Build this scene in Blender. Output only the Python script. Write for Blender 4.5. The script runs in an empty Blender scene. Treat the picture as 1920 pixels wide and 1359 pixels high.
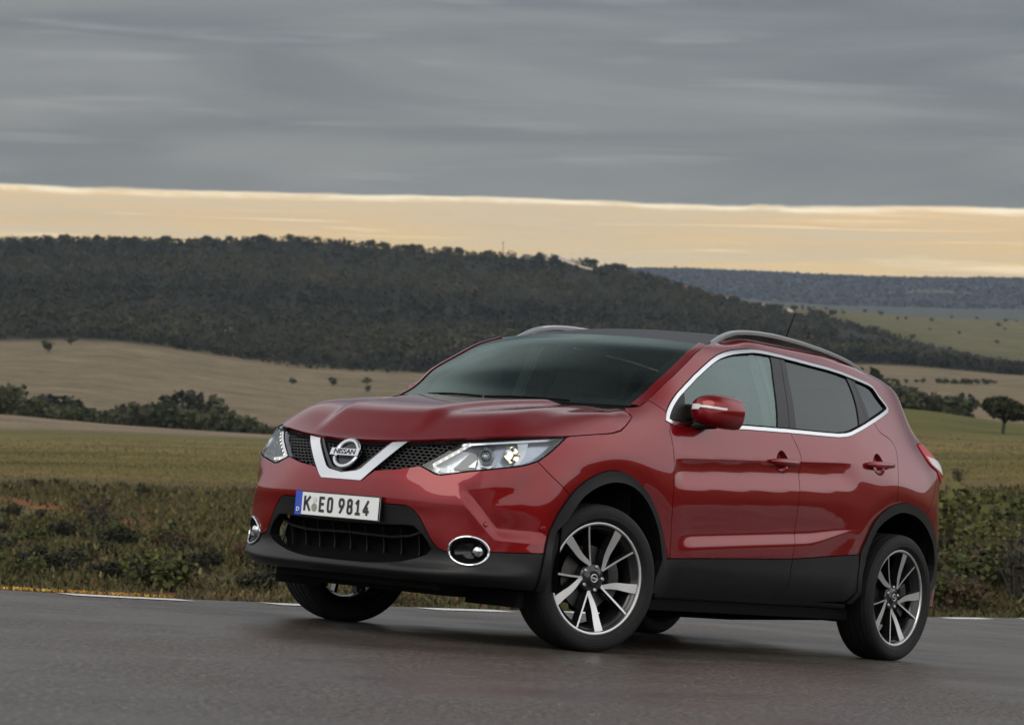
import bpy, bmesh, math, random
import numpy as np
from mathutils import Matrix, Vector, geometry
rng = np.random.default_rng(7); random.seed(7)
scn = bpy.context.scene; COL = scn.collection
# ------------------------------------------------------------------ camera
F_PX = 4997.6                                   # focal length in photo pixels (1920 wide)
PITCH, ROLL = math.radians(-0.91), math.radians(1.4)
CAM = np.array([0., 0., 0.55])
_f = np.array([0., math.cos(PITCH), math.sin(PITCH)]); _r = np.array([1., 0., 0.]); _u = np.cross(_r, _f)
CR = math.cos(ROLL)*_r + math.sin(ROLL)*_u; CU = -math.sin(ROLL)*_r + math.cos(ROLL)*_u; CF = _f
cd = bpy.data.cameras.new('camera'); cam = bpy.data.objects.new('camera', cd); COL.objects.link(cam)
cam.matrix_world = Matrix(((CR[0], CU[0], -CF[0], CAM[0]), (CR[1], CU[1], -CF[1], CAM[1]), (CR[2], CU[2], -CF[2], CAM[2]), (0, 0, 0, 1)))
cd.sensor_width = 36; cd.lens = 36*F_PX/1920; cd.clip_start = .5; cd.clip_end = 60000
cd.dof.use_dof = True; cd.dof.focus_distance = 13.7; cd.dof.aperture_fstop = 6.8
scn.camera = cam
# the car stands on a sloping road: its own axes (x ahead, y left, z up) inside the level world
C_CAR = np.array([11.31407773, 8.23589589, 0.54946332])
RF = np.array([-0.77785632, -0.62550706, 0.06066681]); RR_ = np.array([-0.62020322, 0.77965355, 0.086535]); RU = np.array([0.10142734, -0.02968604, 0.99439994])
M3 = np.outer(CR, RR_)+np.outer(CU, RU)+np.outer(CF, RF)
CAR0 = CAM - M3 @ C_CAR
CARM = Matrix([list(M3[i])+[CAR0[i]] for i in range(3)]+[[0, 0, 0, 1]])
def car2w(p): return np.asarray(p, float) @ M3.T + CAR0
# ------------------------------------------------------------------ light and sky
scn.view_settings.view_transform = 'Standard'; scn.view_settings.look = 'None'; scn.view_settings.gamma = 1
scn.view_settings.exposure = 0.08; scn.view_settings.use_curve_mapping = False
SUN_EL, SUN_AZ = math.radians(42), math.radians(215)   # high, behind the camera, through cloud
w = bpy.data.worlds.new('World'); scn.world = w; w.use_nodes = True
class NT:
    def __init__(s, t): s.t = t; s.n = t.nodes; s.l = t.links
    def node(s, ty, **k):
        o = s.n.new(ty)
        for a, v in k.items():
            if a.startswith('i_'):
                key = a[2:]; key = int(key) if key.isdigit() else key.replace('_', ' ')
                s.set(o.inputs[key], v)
            else: setattr(o, a, v)
        return o
    def set(s, inp, v):
        if isinstance(v, bpy.types.NodeSocket): s.l.new(v, inp)
        elif hasattr(inp, 'default_value'):
            try: inp.default_value = v
            except Exception: inp.default_value = (*v, 1) if len(v) == 3 else v
    def math(s, op, a, b=0., c=0., clamp=False):
        o = s.n.new('ShaderNodeMath'); o.operation = op; o.use_clamp = clamp
        for i, v in enumerate((a, b, c)): s.set(o.inputs[i], v)
        return o.outputs[0]
    def mix(s, f, a, b, mode='MIX'):
        o = s.n.new('ShaderNodeMix'); o.data_type = 'RGBA'; o.blend_type = mode
        s.set(o.inputs[0], f); s.set(o.inputs[6], a if isinstance(a, bpy.types.NodeSocket) else (*a[:3], 1)); s.set(o.inputs[7], b if isinstance(b, bpy.types.NodeSocket) else (*b[:3], 1))
        return o.outputs[2]
    def ramp(s, f, stops, interp='LINEAR'):
        o = s.n.new('ShaderNodeValToRGB'); e = o.color_ramp; e.interpolation = interp
        while len(e.elements) < len(stops): e.elements.new(.5)
        for el, (p, c) in zip(e.elements, stops):
            el.position = p; el.color = (*c, 1) if len(c) == 3 else c
        s.set(o.inputs[0], f); return o.outputs[0]
    def mapr(s, v, a, b, c=0., d=1., smooth=True):
        o = s.n.new('ShaderNodeMapRange'); o.interpolation_type = 'SMOOTHSTEP' if smooth else 'LINEAR'
        for i, q in enumerate((v, a, b, c, d)): s.set(o.inputs[i], q)
        return o.outputs[0]
    def noise(s, vec, scale, detail=4., rough=.55, dist=0.):
        o = s.n.new('ShaderNodeTexNoise')
        if vec is not None: s.l.new(vec, o.inputs['Vector'])
        o.inputs['Scale'].default_value = scale; o.inputs['Detail'].default_value = detail; o.inputs['Roughness'].default_value = rough; o.inputs['Distortion'].default_value = dist
        return o.outputs[0]
N_ = NT(w.node_tree)
for n in list(N_.n): N_.n.remove(n)
tc = N_.node('ShaderNodeTexCoord').outputs['Generated']
sx = N_.node('ShaderNodeSeparateXYZ'); N_.l.new(tc, sx.inputs[0])
el = N_.math('ARCSINE', sx.outputs[2])                         # elevation of the sky direction, radians
az = N_.math('ARCTAN2', sx.outputs[0], sx.outputs[1])          # azimuth from the far valley
def skyvec(ka, ke):
    c = N_.node('ShaderNodeCombineXYZ'); N_.l.new(N_.math('MULTIPLY', az, ka), c.inputs[0]); N_.l.new(N_.math('MULTIPLY', el, ke), c.inputs[1]); return c.outputs[0]
sky = N_.node('ShaderNodeTexSky', sky_type='NISHITA', sun_disc=False, sun_elevation=SUN_EL, sun_rotation=SUN_AZ)
n1 = N_.noise(skyvec(4.5, 34), 1.0, 5, .5, .5); n2 = N_.noise(skyvec(9, 130), 1.0, 4, .5, .3); n3 = N_.noise(tc, 2.3, 4, .5, .3)
elw = N_.math('ADD', el, N_.math('MULTIPLY', N_.math('SUBTRACT', n2, .5), .0045)); n4 = N_.noise(skyvec(26, 60), 1.0, 4, .6, .5); elw = N_.math('ADD', elw, N_.math('MULTIPLY', N_.math('SUBTRACT', n4, .5), .0030))
elt = N_.math('ADD', elw, N_.math('MULTIPLY', az, .0))
deck = N_.mapr(elt, .0446, .0460)                              # the lower edge of the grey cloud deck
rim = N_.mapr(elt, .0422, .0445)
# warm clear strip under the deck, with thin bars of cloud
strip = N_.ramp(N_.mapr(el, -.02, .06, 0, 1, False), [(0, (.84, .52, .11)), (.42, (.86, .57, .15)), (.56, (.67, .46, .18)), (.70, (.64, .43, .20)), (1, (.74, .54, .30))])
strip = N_.mix(N_.mapr(n1, .40, .64, 0, .75), strip, (.50, .41, .28))
strip = N_.mix(N_.mapr(n2, .58, .72, 0, .5), strip, (.95, .76, .46))
n5 = N_.noise(skyvec(8, 330), 1.0, 4, .55, .6); strip = N_.mix(N_.mapr(n5, .46, .64, 0, .7), strip, (.56, .45, .29)); strip = N_.mix(N_.mapr(n5, .44, .30, 0, .55), strip, (.98, .76, .46))
strip = N_.mix(N_.math('MULTIPLY', rim, N_.mapr(n4, .30, .62, .15, .8)), strip, (.96, .83, .60))
# the deck itself: dark over the valley and the far side, brighter low behind the camera
dk = N_.mix(N_.mapr(n1, .34, .66), (.122, .126, .132), (.208, .206, .200))
dk = N_.mix(N_.mapr(n2, .55, .75, 0, .38), dk, (.34, .335, .325))
dk = N_.mix(N_.mapr(el, .044, .075, .35, 0), dk, (.150, .160, .170)); dk = N_.mix(N_.mapr(el, .105, .15, 0, .5), dk, (.12, .13, .145))
zen = N_.mix(N_.mapr(n3, .28, .72), (.42, .44, .47), (.70, .70, .70))
ring = N_.mix(N_.mapr(n3, .25, .75), (1.36, 1.39, 1.45), (1.70, 1.68, 1.66))
dk = N_.mix(N_.mapr(el, .155, .34), dk, zen); dk = N_.mix(N_.mapr(el, .42, .85), dk, N_.mix(N_.mapr(n3, .3, .7), (.13, .14, .155), (.26, .265, .275)))
aaz = N_.math('ABSOLUTE', az)
back = N_.math('MULTIPLY', N_.mapr(aaz, .48, 1.15), N_.mapr(az, -1.9, .2, .62, 1)); rg_ = N_.math('MULTIPLY', N_.mapr(el, -.01, .05), N_.mapr(el, .65, 1.35, 1, 0))
col = N_.mix(deck, N_.mix(back, strip, (.85, .84, .82)), dk)
col = N_.mix(N_.math('MULTIPLY', back, rg_), col, ring)
sk = N_.node('ShaderNodeVectorMath', operation='SCALE'); N_.l.new(sky.outputs[0], sk.inputs[0]); sk.inputs['Scale'].default_value = .012
mx = N_.node('ShaderNodeVectorMath', operation='ADD'); N_.l.new(col, mx.inputs[0]); N_.l.new(sk.outputs[0], mx.inputs[1])
bg = N_.node('ShaderNodeBackground'); N_.l.new(mx.outputs[0], bg.inputs[0]); bg.inputs[1].default_value = 1.0
wo = N_.node('ShaderNodeOutputWorld'); N_.l.new(bg.outputs[0], wo.inputs[0])
sd = bpy.data.lights.new('sun', 'SUN'); sd.energy = 1.1; sd.angle = math.radians(40); sd.color = (1, .93, .84)
so = bpy.data.objects.new('sun', sd); COL.objects.link(so)
sdir = Vector((math.sin(SUN_AZ)*math.cos(SUN_EL), math.cos(SUN_AZ)*math.cos(SUN_EL), math.sin(SUN_EL)))
so.rotation_euler = sdir.to_track_quat('Z', 'Y').to_euler()
# ------------------------------------------------------------------ helpers
def material(name, build):
    m = bpy.data.materials.new(name); m.use_nodes = True; t = NT(m.node_tree)
    for n in list(t.n): t.n.remove(n)
    o = t.node('ShaderNodeOutputMaterial'); s = build(t)
    t.l.new(s, o.inputs[0]); return m
def pbr(t, **k):
    b = t.node('ShaderNodeBsdfPrincipled')
    for a, v in k.items():
        i = b.inputs[a.replace('_', ' ')]
        if isinstance(v, tuple) and len(v) == 3: v = (*v, 1)
        t.set(i, v)
    return b.outputs[0]
def simple(name, color, rough=.5, metal=0., **k): return material(name, lambda t: pbr(t, Base_Color=color, Roughness=rough, Metallic=metal, **k))
def link(o, parent=None):
    COL.objects.link(o)
    if parent is not None: o.parent = parent
    return o
def mesh_obj(name, V, F, mat, parent=None, smooth=True, normals=None):
    me = bpy.data.meshes.new(name); me.from_pydata([tuple(map(float, v)) for v in V], [], [tuple(int(i) for i in f) for f in F]); me.update()
    if smooth: me.polygons.foreach_set('use_smooth', [True]*len(me.polygons))
    if mat is not None: me.materials.append(mat)
    if normals is not None: me.normals_split_custom_set([tuple(n) for n in normals])
    return link(bpy.data.objects.new(name, me), parent)
def auto(o, ang=35):
    me = o.data; bm = bmesh.new(); bm.from_mesh(me); bmesh.ops.recalc_face_normals(bm, faces=bm.faces)
    for e in bm.edges: e.smooth = not (len(e.link_faces) == 2 and e.calc_face_angle(0) > math.radians(ang))
    bm.to_mesh(me); bm.free(); return o
def tag(o, label, cat, group=None):
    o['label'] = label; o['category'] = cat
    if group: o['group'] = group
    return o
def empty(name, loc=(0, 0, 0), parent=None):
    o = bpy.data.objects.new(name, None); o.location = loc; o.empty_display_size = .2; return link(o, parent)
class MB:                                                       # collects simple shapes into one mesh
    def __init__(s): s.V = []; s.F = []
    def add(s, V, F):
        k = len(s.V); s.V += [tuple(v) for v in V]; s.F += [tuple(i+k for i in f) for f in F]; return s
    def box(s, c, d, R=None):
        c = np.array(c, float); V = np.array([[x, y, z] for x in (-.5, .5) for y in (-.5, .5) for z in (-.5, .5)])*np.array(d)
        if R is not None: V = V @ np.array(R).T
        return s.add(V+c, [(0, 1, 3, 2), (4, 6, 7, 5), (0, 4, 5, 1), (2, 3, 7, 6), (0, 2, 6, 4), (1, 5, 7, 3)])
    def tube(s, pts, r, n=8, cap=True):
        pts = np.array(pts, float); r = np.broadcast_to(np.asarray(r, float), (len(pts),)); V = []; up = np.array([.03, .05, 1.])
        for i, p in enumerate(pts):
            d = pts[min(i+1, len(pts)-1)]-pts[max(i-1, 0)]; d /= np.linalg.norm(d); a = np.cross(d, up)
            if np.linalg.norm(a) < .05: a = np.cross(d, [1, 0, .1])
            a /= np.linalg.norm(a); b = np.cross(d, a)
            V += [p+r[i]*(a*math.cos(t)+b*math.sin(t)) for t in np.arange(n)*2*math.pi/n]
        F = [(i*n+j, i*n+(j+1) % n, (i+1)*n+(j+1) % n, (i+1)*n+j) for i in range(len(pts)-1) for j in range(n)]
        if cap: F += [tuple(range(n))[::-1], tuple(range((len(pts)-1)*n, len(pts)*n))]
        return s.add(V, F)
    def lathe(s, prof, n=64, axis='y', closed=False):
        V = []; m = len(prof)
        for t in np.arange(n)*2*math.pi/n:
            for rr, h in prof:
                V.append((rr*math.cos(t), h, rr*math.sin(t)) if axis == 'y' else (rr*math.cos(t), rr*math.sin(t), h))
        F = [(i*m+j, ((i+1) % n)*m+j, ((i+1) % n)*m+(j+1) % m, i*m+(j+1) % m) for i in range(n) for j in range(m if closed else m-1)]
        return s.add(V, F)
    def grid(s, P):
        a, b = P.shape[:2]; return s.add(P.reshape(-1, 3), [(i*b+j, (i+1)*b+j, (i+1)*b+j+1, i*b+j+1) for i in range(a-1) for j in range(b-1)])
    def build(s, name, mat, parent=None, ang=35, smooth=True):
        o = mesh_obj(name, s.V, s.F, mat, parent, smooth)
        return auto(o, ang) if smooth else o

# ------------------------------------------------------------------ terrain, one sheet from the lay-by to the horizon
def pch(xk, yk, x):                                              # monotone interpolation
    xk = np.asarray(xk, float); yk = np.asarray(yk, float); h = np.diff(xk); m = np.diff(yk)/h; d = np.zeros(len(xk)); d[0] = m[0]; d[-1] = m[-1]
    for i in range(1, len(xk)-1):
        if m[i-1]*m[i] > 0: a = 2*h[i]+h[i-1]; b = h[i]+2*h[i-1]; d[i] = (a+b)/(a/m[i-1]+b/m[i])
    x = np.clip(x, xk[0], xk[-1]); i = np.clip(np.searchsorted(xk, x)-1, 0, len(xk)-2); t = (x-xk[i])/h[i]
    return yk[i]*(2*t**3-3*t*t+1)+h[i]*d[i]*(t**3-2*t*t+t)+yk[i+1]*(3*t*t-2*t**3)+h[i]*d[i+1]*(t**3-t*t)
ROADN = M3 @ np.array([0, 0, 1.])
def road_z(x, y): return CAR0[2]-(ROADN[0]*(x-CAR0[0])+ROADN[1]*(y-CAR0[1]))/ROADN[2]
FAR = np.array([(30, -22), (14, -8.2), (8, -4.6), (5, -3.25), (3.2, -2.5), (2.29, -2.22), (1.76, -2.14), (1.14, -2.11), (.32, -2.15), (-1.16, -2.38), (-2.05, -2.53), (-5.41, -3.25), (-7.61, -3.79), (-13.06, -5.33), (-16.49, -6.26), (-30, -11), (-60, -24)], float)
NEAR = np.array([(-66, -6), (-34, 5.5), (-16, 10.5), (-5, 12.5), (8, 14.5), (20, 12), (38, 0)], float)
ROADP = np.vstack([FAR, NEAR]); ROADW = car2w(np.c_[ROADP, np.zeros(len(ROADP))])
def inroad(x, y):
    p = np.stack([np.ravel(x), np.ravel(y)], 1); r = np.zeros(len(p), bool); q = ROADW[:, :2]; q2 = np.roll(q, -1, 0)
    for (a, b), (c, d) in zip(q, q2): r ^= ((b > p[:, 1]) != (d > p[:, 1])) & (p[:, 0] < (c-a)*(p[:, 1]-b)/(d-b+1e-12)+a)
    return r.reshape(np.shape(x))
PXC = np.array([-600, 0, 130, 250, 400, 570, 700, 860, 1050, 1190, 1290, 1345, 1500, 1600, 1700, 1800, 1920, 2500.])
TAB = [                                                          # sight lines down the valley: distance, then how low or high the land sits
 (45, [1035]*18), (80, [960, 955, 957, 960, 965, 970, 972, 976, 980, 984, 986, 988, 990, 990, 988, 985, 980, 970]),
 (130, [880, 885, 890, 895, 905, 912, 914, 915, 916, 916, 915, 915, 914, 912, 909, 905, 898, 880]),
 (260, [846, 850, 853, 857, 863, 870, 874, 878, 880, 880, 878, 874, 866, 860, 856, 858, 858, 850]),
 (450, [810, 812, 813, 815, 822, 830, 834, 838, 838, 836, 830, 826, 815, 808, 800, 812, 818, 820]),
 (700, [765, 772, 786, 797, 808, 818, 822, 825, 820, 812, 800, 793, 775, 766, 761, 776, 792, 815]),
 (1000, [785, 790, 800, 810, 821, 831, 836, 838, 833, 826, 816, 810, 800, 792, 790, 798, 808, 828]),
 (1350, [765, 770, 776, 785, 800, 812, 814, 812, 806, 798, 790, 786, 780, 776, 772, 774, 776, 790]),
 (1800, [695, 700, 704, 712, 735, 757, 764, 765, 756, 745, 736, 731, 724, 720, 721, 729, 735, 760]),
 (2300, [640, 637, 635, 640, 665, 687, 695, 700, 698, 694, 690, 688, 683, 681, 684, 692, 702, 730]),
 (2900, [545, 545, 545, 547, 553, 560, 572, 590, 596, 602, 616, 622, 637, 647, 661, 680, 697, 725]),
 (3700, [455, 455, 455, 456, 456, 452, 465, 478, 488, 513, 546, 565, 594, 610, 641, 669, 691, 722]),
 (4300, [490, 490, 490, 490, 490, 490, 495, 500, 508, 522, 548, 563, 585, 597, 615, 632, 645, 690]),
 (5000, [510, 510, 510, 510, 510, 510, 512, 515, 520, 528, 550, 561, 577, 585, 592, 598, 603, 620]),
 (6500, [530, 530, 530, 530, 530, 530, 532, 535, 540, 548, 568, 578, 592, 598, 603, 608, 613, 625]),
 (8500, [540, 540, 540, 540, 540, 540, 542, 545, 548, 556, 570, 578, 588, 592, 595, 598, 600, 605]),
 (10500, [530, 530, 530, 530, 530, 530, 530, 532, 535, 541, 548, 556, 570, 574, 577, 579, 581, 585]),
 (12500, [512, 512, 512, 512, 512, 512, 512, 510, 508, 506, 507, 510, 517, 522, 525, 526, 527, 530]),
 (15500, [535]*18)]
TR = np.array([t[0] for t in TAB]); TE = np.array([t[1] for t in TAB], float)
TEL = (600+(PXC-960)*math.tan(ROLL)-TE)/F_PX                     # tangent of the elevation angle
AZC = np.arctan((PXC-960)/F_PX)
def _az_smooth(a, row):
    v = np.interp(a, AZC, row); k = [np.interp(a+d, AZC, row) for d in (-.012, -.006, .006, .012)]; return (2*v+sum(k))/6
AZS = np.radians(np.unique(np.r_[np.arange(-180, -20, 4), np.arange(-20, -12.5, .5), np.arange(-12.5, 12.5, .07), np.arange(12.5, 20, .5), np.arange(20, 180.1, 4)]))
RS = np.unique(np.r_[np.geomspace(1.5, 12, 14), np.geomspace(12, 60, 70), np.geomspace(60, 800, 90), np.geomspace(800, 4200, 130), np.geomspace(4200, 15500, 70), 22000, 40000])
_rt = np.linspace(1.5, 70, 500); RE = []
for a in AZS:
    ins = inroad(_rt*math.sin(a), _rt*math.cos(a)); RE.append(_rt[ins][-1] if ins.any() else 12.)
RE = np.array(RE)
def fbm(x, y, seed=0, oct=4):
    o = 0; r = np.random.default_rng(seed)
    for k in range(oct):
        for _ in range(3):
            a = r.uniform(0, 2*math.pi); p = r.uniform(0, 6.28); f = 2.**k*r.uniform(.7, 1.3); o = o+np.sin((x*math.cos(a)+y*math.sin(a))*f+p)/(1.7**k)
    return o/5
LR = np.log(RS); TZ = np.zeros((len(AZS), len(RS)))
for i, a in enumerate(AZS):
    fw = abs(a) < math.radians(28); e = np.array([_az_smooth(a, TEL[k]) for k in range(len(TR))]) if fw else np.interp(TR, [45, 130, 450, 1350, 3700, 8500, 15500], [-.06, -.03, .01, .035, .045, .03, .012])
    if fw and abs(a) > math.radians(16): w_ = (abs(a)-math.radians(16))/math.radians(12); e = e*(1-w_)+w_*np.interp(TR, [45, 130, 450, 1350, 3700, 8500, 15500], [-.06, -.03, .01, .035, .045, .03, .012])
    re = RE[i]; ze = road_z(re*math.sin(a), re*math.cos(a)); k0 = np.searchsorted(TR, re*1.35)
    rk = np.r_[np.log(re*1.0), np.log(re*1.08), np.log(TR[k0:])]; ek = np.r_[(ze-.05-CAM[2])/re, (ze-.40-CAM[2])/(re*1.08), e[k0:]]
    z = CAM[2]+RS*pch(rk, ek, LR); inn = RS < re
    z[inn] = road_z(RS[inn]*math.sin(a), RS[inn]*math.cos(a))-.10
    amp = np.interp(RS, [20, 60, 200, 1000, 4000, 12000], [.04, .18, .35, 1.2, 3., 8]); xx, yy = RS*math.sin(a), RS*math.cos(a); sc = np.interp(LR, np.log([20, 200, 4000, 12000]), [.5, .06, .006, .0025])
    z = z+np.where(inn, 0, np.clip((RS-re)/6, 0, 1))*amp*.35*fbm(xx*.02, yy*.02, 3)
    z[RS > 16000] = np.minimum(z[RS > 16000], 30) ; TZ[i] = z
TX = np.sin(AZS)[:, None]*RS[None]; TY = np.cos(AZS)[:, None]*RS[None]
def ground_z(a, r):
    i = np.clip(np.searchsorted(AZS, a)-1, 0, len(AZS)-2); j = np.clip(np.searchsorted(RS, r)-1, 0, len(RS)-2); u = (a-AZS[i])/(AZS[i+1]-AZS[i]); v = (r-RS[j])/(RS[j+1]-RS[j])
    return TZ[i, j]*(1-u)*(1-v)+TZ[i+1, j]*u*(1-v)+TZ[i, j+1]*(1-u)*v+TZ[i+1, j+1]*u*v
def sight(px, py):                                               # where a sight line first meets the land
    d = CF+CR*(px-960)/F_PX-CU*(py-679.5)/F_PX; a = math.atan2(d[0], d[1]); t = d[2]/math.hypot(d[0], d[1]); r = np.geomspace(14, 15000, 6000); g = ground_z(np.full(6000, a), r); h = CAM[2]+r*t; k = np.argmax(h < g)
    return a, r[k], np.array([r[k]*math.sin(a), r[k]*math.cos(a), g[k]])
BAND = [(-60, 935), (0, 938), (80, 948), (160, 965), (240, 978), (330, 990), (456, 1008)]; BANDPX = np.array([b[0] for b in BAND], float); BANDR = np.array([sight(*b)[1] for b in BAND])
PXG = 960+F_PX*np.tan(np.clip(AZS, -1.2, 1.2))
def cover():
    A = np.broadcast_to(PXG[:, None], TZ.shape); R = np.broadcast_to(RS[None], TZ.shape); n = fbm(TX*.012, TY*.012, 11, 5); n2 = fbm(TX*.0016, TY*.0016, 5, 5); n3 = fbm(TX*.10, TY*.10, 21, 4)
    c = np.zeros(TZ.shape+(3,)); 
    def st(a, b, x): t = np.clip((x-a)/(b-a), 0, 1); return (t*t*(3-2*t))[..., None]
    scrub = np.array([.050, .047, .022])+np.clip(n3, -1, 1)[..., None]*np.array([.014, .012, .004]); rust = np.array([.15, .060, .026])
    RB = np.interp(A, BANDPX, BANDR); bnd = np.exp(-((R-RB*(1+.05*n3))/(RB*.055))**2)*(A < 560)*np.clip(.75+.8*n, .2, 1)+.5*np.exp(-((R-(30+6*n3))/1.2)**2)*(n > .15)
    strip = np.exp(-((R-RB*.86*(1+.05*n3))/(RB*.05))**2)*(A < 560); scrub = scrub+strip[..., None]*np.array([.055, .060, .018])
    scrub = scrub*(1-np.clip(bnd, 0, 1)[..., None])+rust*np.clip(bnd, 0, 1)[..., None]
    field = np.array([.105, .093, .030])*(1-st(-.5, .7, n))+np.array([.155, .115, .050])*st(-.5, .7, n)
    field = field*(1-.55*st(330, 480, R+40*n))+np.array([.085, .092, .028])*.55*st(330, 480, R+40*n)
    tan = np.array([.190, .148, .102])*(1-st(-.8, .8, n2))+np.array([.155, .126, .080])*st(-.8, .8, n2); tan2 = np.array([.190, .148, .108])
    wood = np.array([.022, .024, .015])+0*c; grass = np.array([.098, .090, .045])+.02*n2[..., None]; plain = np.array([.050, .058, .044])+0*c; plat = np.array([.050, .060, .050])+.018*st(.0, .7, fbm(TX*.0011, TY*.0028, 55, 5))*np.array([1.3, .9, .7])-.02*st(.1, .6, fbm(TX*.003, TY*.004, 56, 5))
    lft = 1-st(560, 900, A); c = scrub+(field-scrub)*st(84, 150, R+20*fbm(TX*.07, TY*.07, 12, 4)+8*n3)
    c = c+(tan2-c)*st(490, 560, R+30*n)*(1-st(900, 960, R))*lft
    c = c+(tan-c)*st(900, 1000, R); c = c+(wood-c)*st(2270, 2330, R+45*n)
    rr = st(1300, 1400, A); edge = 3700+np.where(A > 1300, 0, 400)
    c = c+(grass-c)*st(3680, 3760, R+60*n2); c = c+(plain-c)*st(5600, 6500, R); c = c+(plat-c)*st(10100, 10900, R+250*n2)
    return np.clip(c*np.where((R > 90) & (R < 4000), .86, 1)[..., None], .008, 1)
CV = cover(); na, nr = TZ.shape
V = np.stack([TX, TY, TZ], -1).reshape(-1, 3); F = [(i*nr+j, i*nr+j+1, (i+1)*nr+j+1, (i+1)*nr+j) for i in range(na-1) for j in range(nr-1)]
def land_(t):
    at = t.node('ShaderNodeAttribute', attribute_name='cover').outputs[0]; g = t.node('ShaderNodeNewGeometry').outputs['Position']
    a = t.noise(g, .9, 6, .65); b = t.noise(g, .045, 6, .65); mp = t.node('ShaderNodeMapping'); mp.inputs['Scale'].default_value = (.010, .05, .05); t.l.new(g, mp.inputs[0]); s = t.noise(mp.outputs[0], 1., 5, .6)
    c = t.mix(t.mapr(a, .3, .7), (.62, .62, .6), (1.38, 1.36, 1.3)); c2 = t.mix(t.mapr(b, .3, .7), (.78, .80, .80), (1.22, 1.2, 1.15)); c3 = t.mix(t.mapr(s, .3, .7), (.80, .82, .82), (1.22, 1.18, 1.12))
    o = t.mix(1., t.mix(1., t.mix(1., at, c, 'MULTIPLY'), c2, 'MULTIPLY'), c3, 'MULTIPLY')
    return pbr(t, Base_Color=o, Roughness=.95, Specular_IOR_Level=.1)
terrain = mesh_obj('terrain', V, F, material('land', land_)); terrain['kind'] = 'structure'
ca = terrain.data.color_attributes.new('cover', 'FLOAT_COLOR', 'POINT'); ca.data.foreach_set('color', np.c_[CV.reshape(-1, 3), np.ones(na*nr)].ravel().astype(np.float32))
# ------------------------------------------------------------------ road and its paint
def asphalt_(t):
    g = t.node('ShaderNodeTexCoord').outputs['Object']; a = t.noise(g, 44, 2, .8); b = t.noise(g, 7, 4, .7); c = t.noise(g, .55, 5, .6, .4); d = t.noise(g, 38, 2, .6)
    mp = t.node('ShaderNodeMapping'); mp.inputs['Scale'].default_value = (.12, 1.4, 1); mp.inputs['Rotation'].default_value = (0, 0, .12); t.l.new(g, mp.inputs[0]); tr = t.noise(mp.outputs[0], 1.2, 4, .55)
    col = t.mix(t.mapr(a, .44, .60), (.013, .0102, .0080), (.130, .103, .080)); col = t.mix(t.mapr(b, .35, .7, 0, .6), col, (.036, .030, .026)); col = t.mix(t.mapr(d, .63, .70, 0, .85), col, (.30, .275, .25))
    wet = t.mapr(t.math('ADD', t.math('MULTIPLY', c, .6), t.math('MULTIPLY', tr, .4)), .40, .60); col = t.mix(t.math('MULTIPLY', wet, .35), col, (.030, .028, .027))
    h = t.math('ADD', t.math('MULTIPLY', a, .7), t.math('MULTIPLY', b, .5)); bp = t.node('ShaderNodeBump', i_Strength=.8, i_Distance=.008); t.l.new(h, bp.inputs['Height'])
    return pbr(t, Base_Color=col, Roughness=t.math('SUBTRACT', .52, t.math('MULTIPLY', wet, .24)), Specular_IOR_Level=.40, Normal=bp.outputs[0])
ASPH = material('damp asphalt', asphalt_)
rd = empty('road_axis'); bpy.data.objects.remove(rd)
m = bpy.data.meshes.new('road'); bm = bmesh.new(); vs = [bm.verts.new((x, y, 0)) for x, y in ROADP]; f = bm.faces.new(vs); f.normal_update()
if f.normal.z < 0: f.normal_flip()
bmesh.ops.triangulate(bm, faces=bm.faces); ex = bmesh.ops.extrude_face_region(bm, geom=bm.faces[:]); bmesh.ops.translate(bm, vec=(0, 0, -.09), verts=[v for v in ex['geom'] if isinstance(v, bmesh.types.BMVert)])
bmesh.ops.recalc_face_normals(bm, faces=bm.faces); bm.to_mesh(m); bm.free(); m.materials.append(ASPH); road = link(bpy.data.objects.new('road', m)); road.matrix_world = CARM; road['kind'] = 'structure'
def paint_mark_(t):
    g = t.node('ShaderNodeTexCoord').outputs['Object']; n = t.noise(g, 60, 4, .7); return pbr(t, Base_Color=t.mix(t.mapr(n, .42, .60), (.74, .74, .72), (.42, .41, .40)), Roughness=.55)
MARK = material('worn white paint', paint_mark_)
_fl = FAR[::-1]; _l = np.r_[0, np.cumsum(np.hypot(*np.diff(FAR, axis=0).T))]
def along(x, inset_):                                            # a point on the road's far edge, moved in from it
    y = np.interp(x, FAR[::-1, 0], FAR[::-1, 1]); e = .4; d = np.array([2*e, np.interp(x+e, FAR[::-1, 0], FAR[::-1, 1])-np.interp(x-e, FAR[::-1, 0], FAR[::-1, 1])]); d /= np.hypot(*d); return np.array([x, y])+np.array([-d[1], d[0]])*inset_
m = MB()
for a, b in ((4.6, 3.7), (2.00, 1.22), (.56, -.10), (-1.02, -1.98), (-2.9, -3.9), (-5.0, -5.82), (-6.75, -8.05), (-9.3, -10.6), (-12.3, -14.1), (-15.7, -17.4), (-19, -21), (-23, -25)):
    q = [np.r_[along(x, w_), .004] for w_ in (.07, .24) for x in np.linspace(a, b, 5)]; m.add(q, [(i, i+1, i+6, i+5) for i in range(4)])
rm = m.build('road_marking', MARK, None, smooth=False); rm.matrix_world = CARM; rm['kind'] = 'structure'; bmx = bmesh.new(); bmx.from_mesh(rm.data); bmesh.ops.recalc_face_normals(bmx, faces=bmx.faces); [f.normal_flip() for f in bmx.faces if f.normal.z < 0]; bmx.to_mesh(rm.data); bmx.free()
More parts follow.
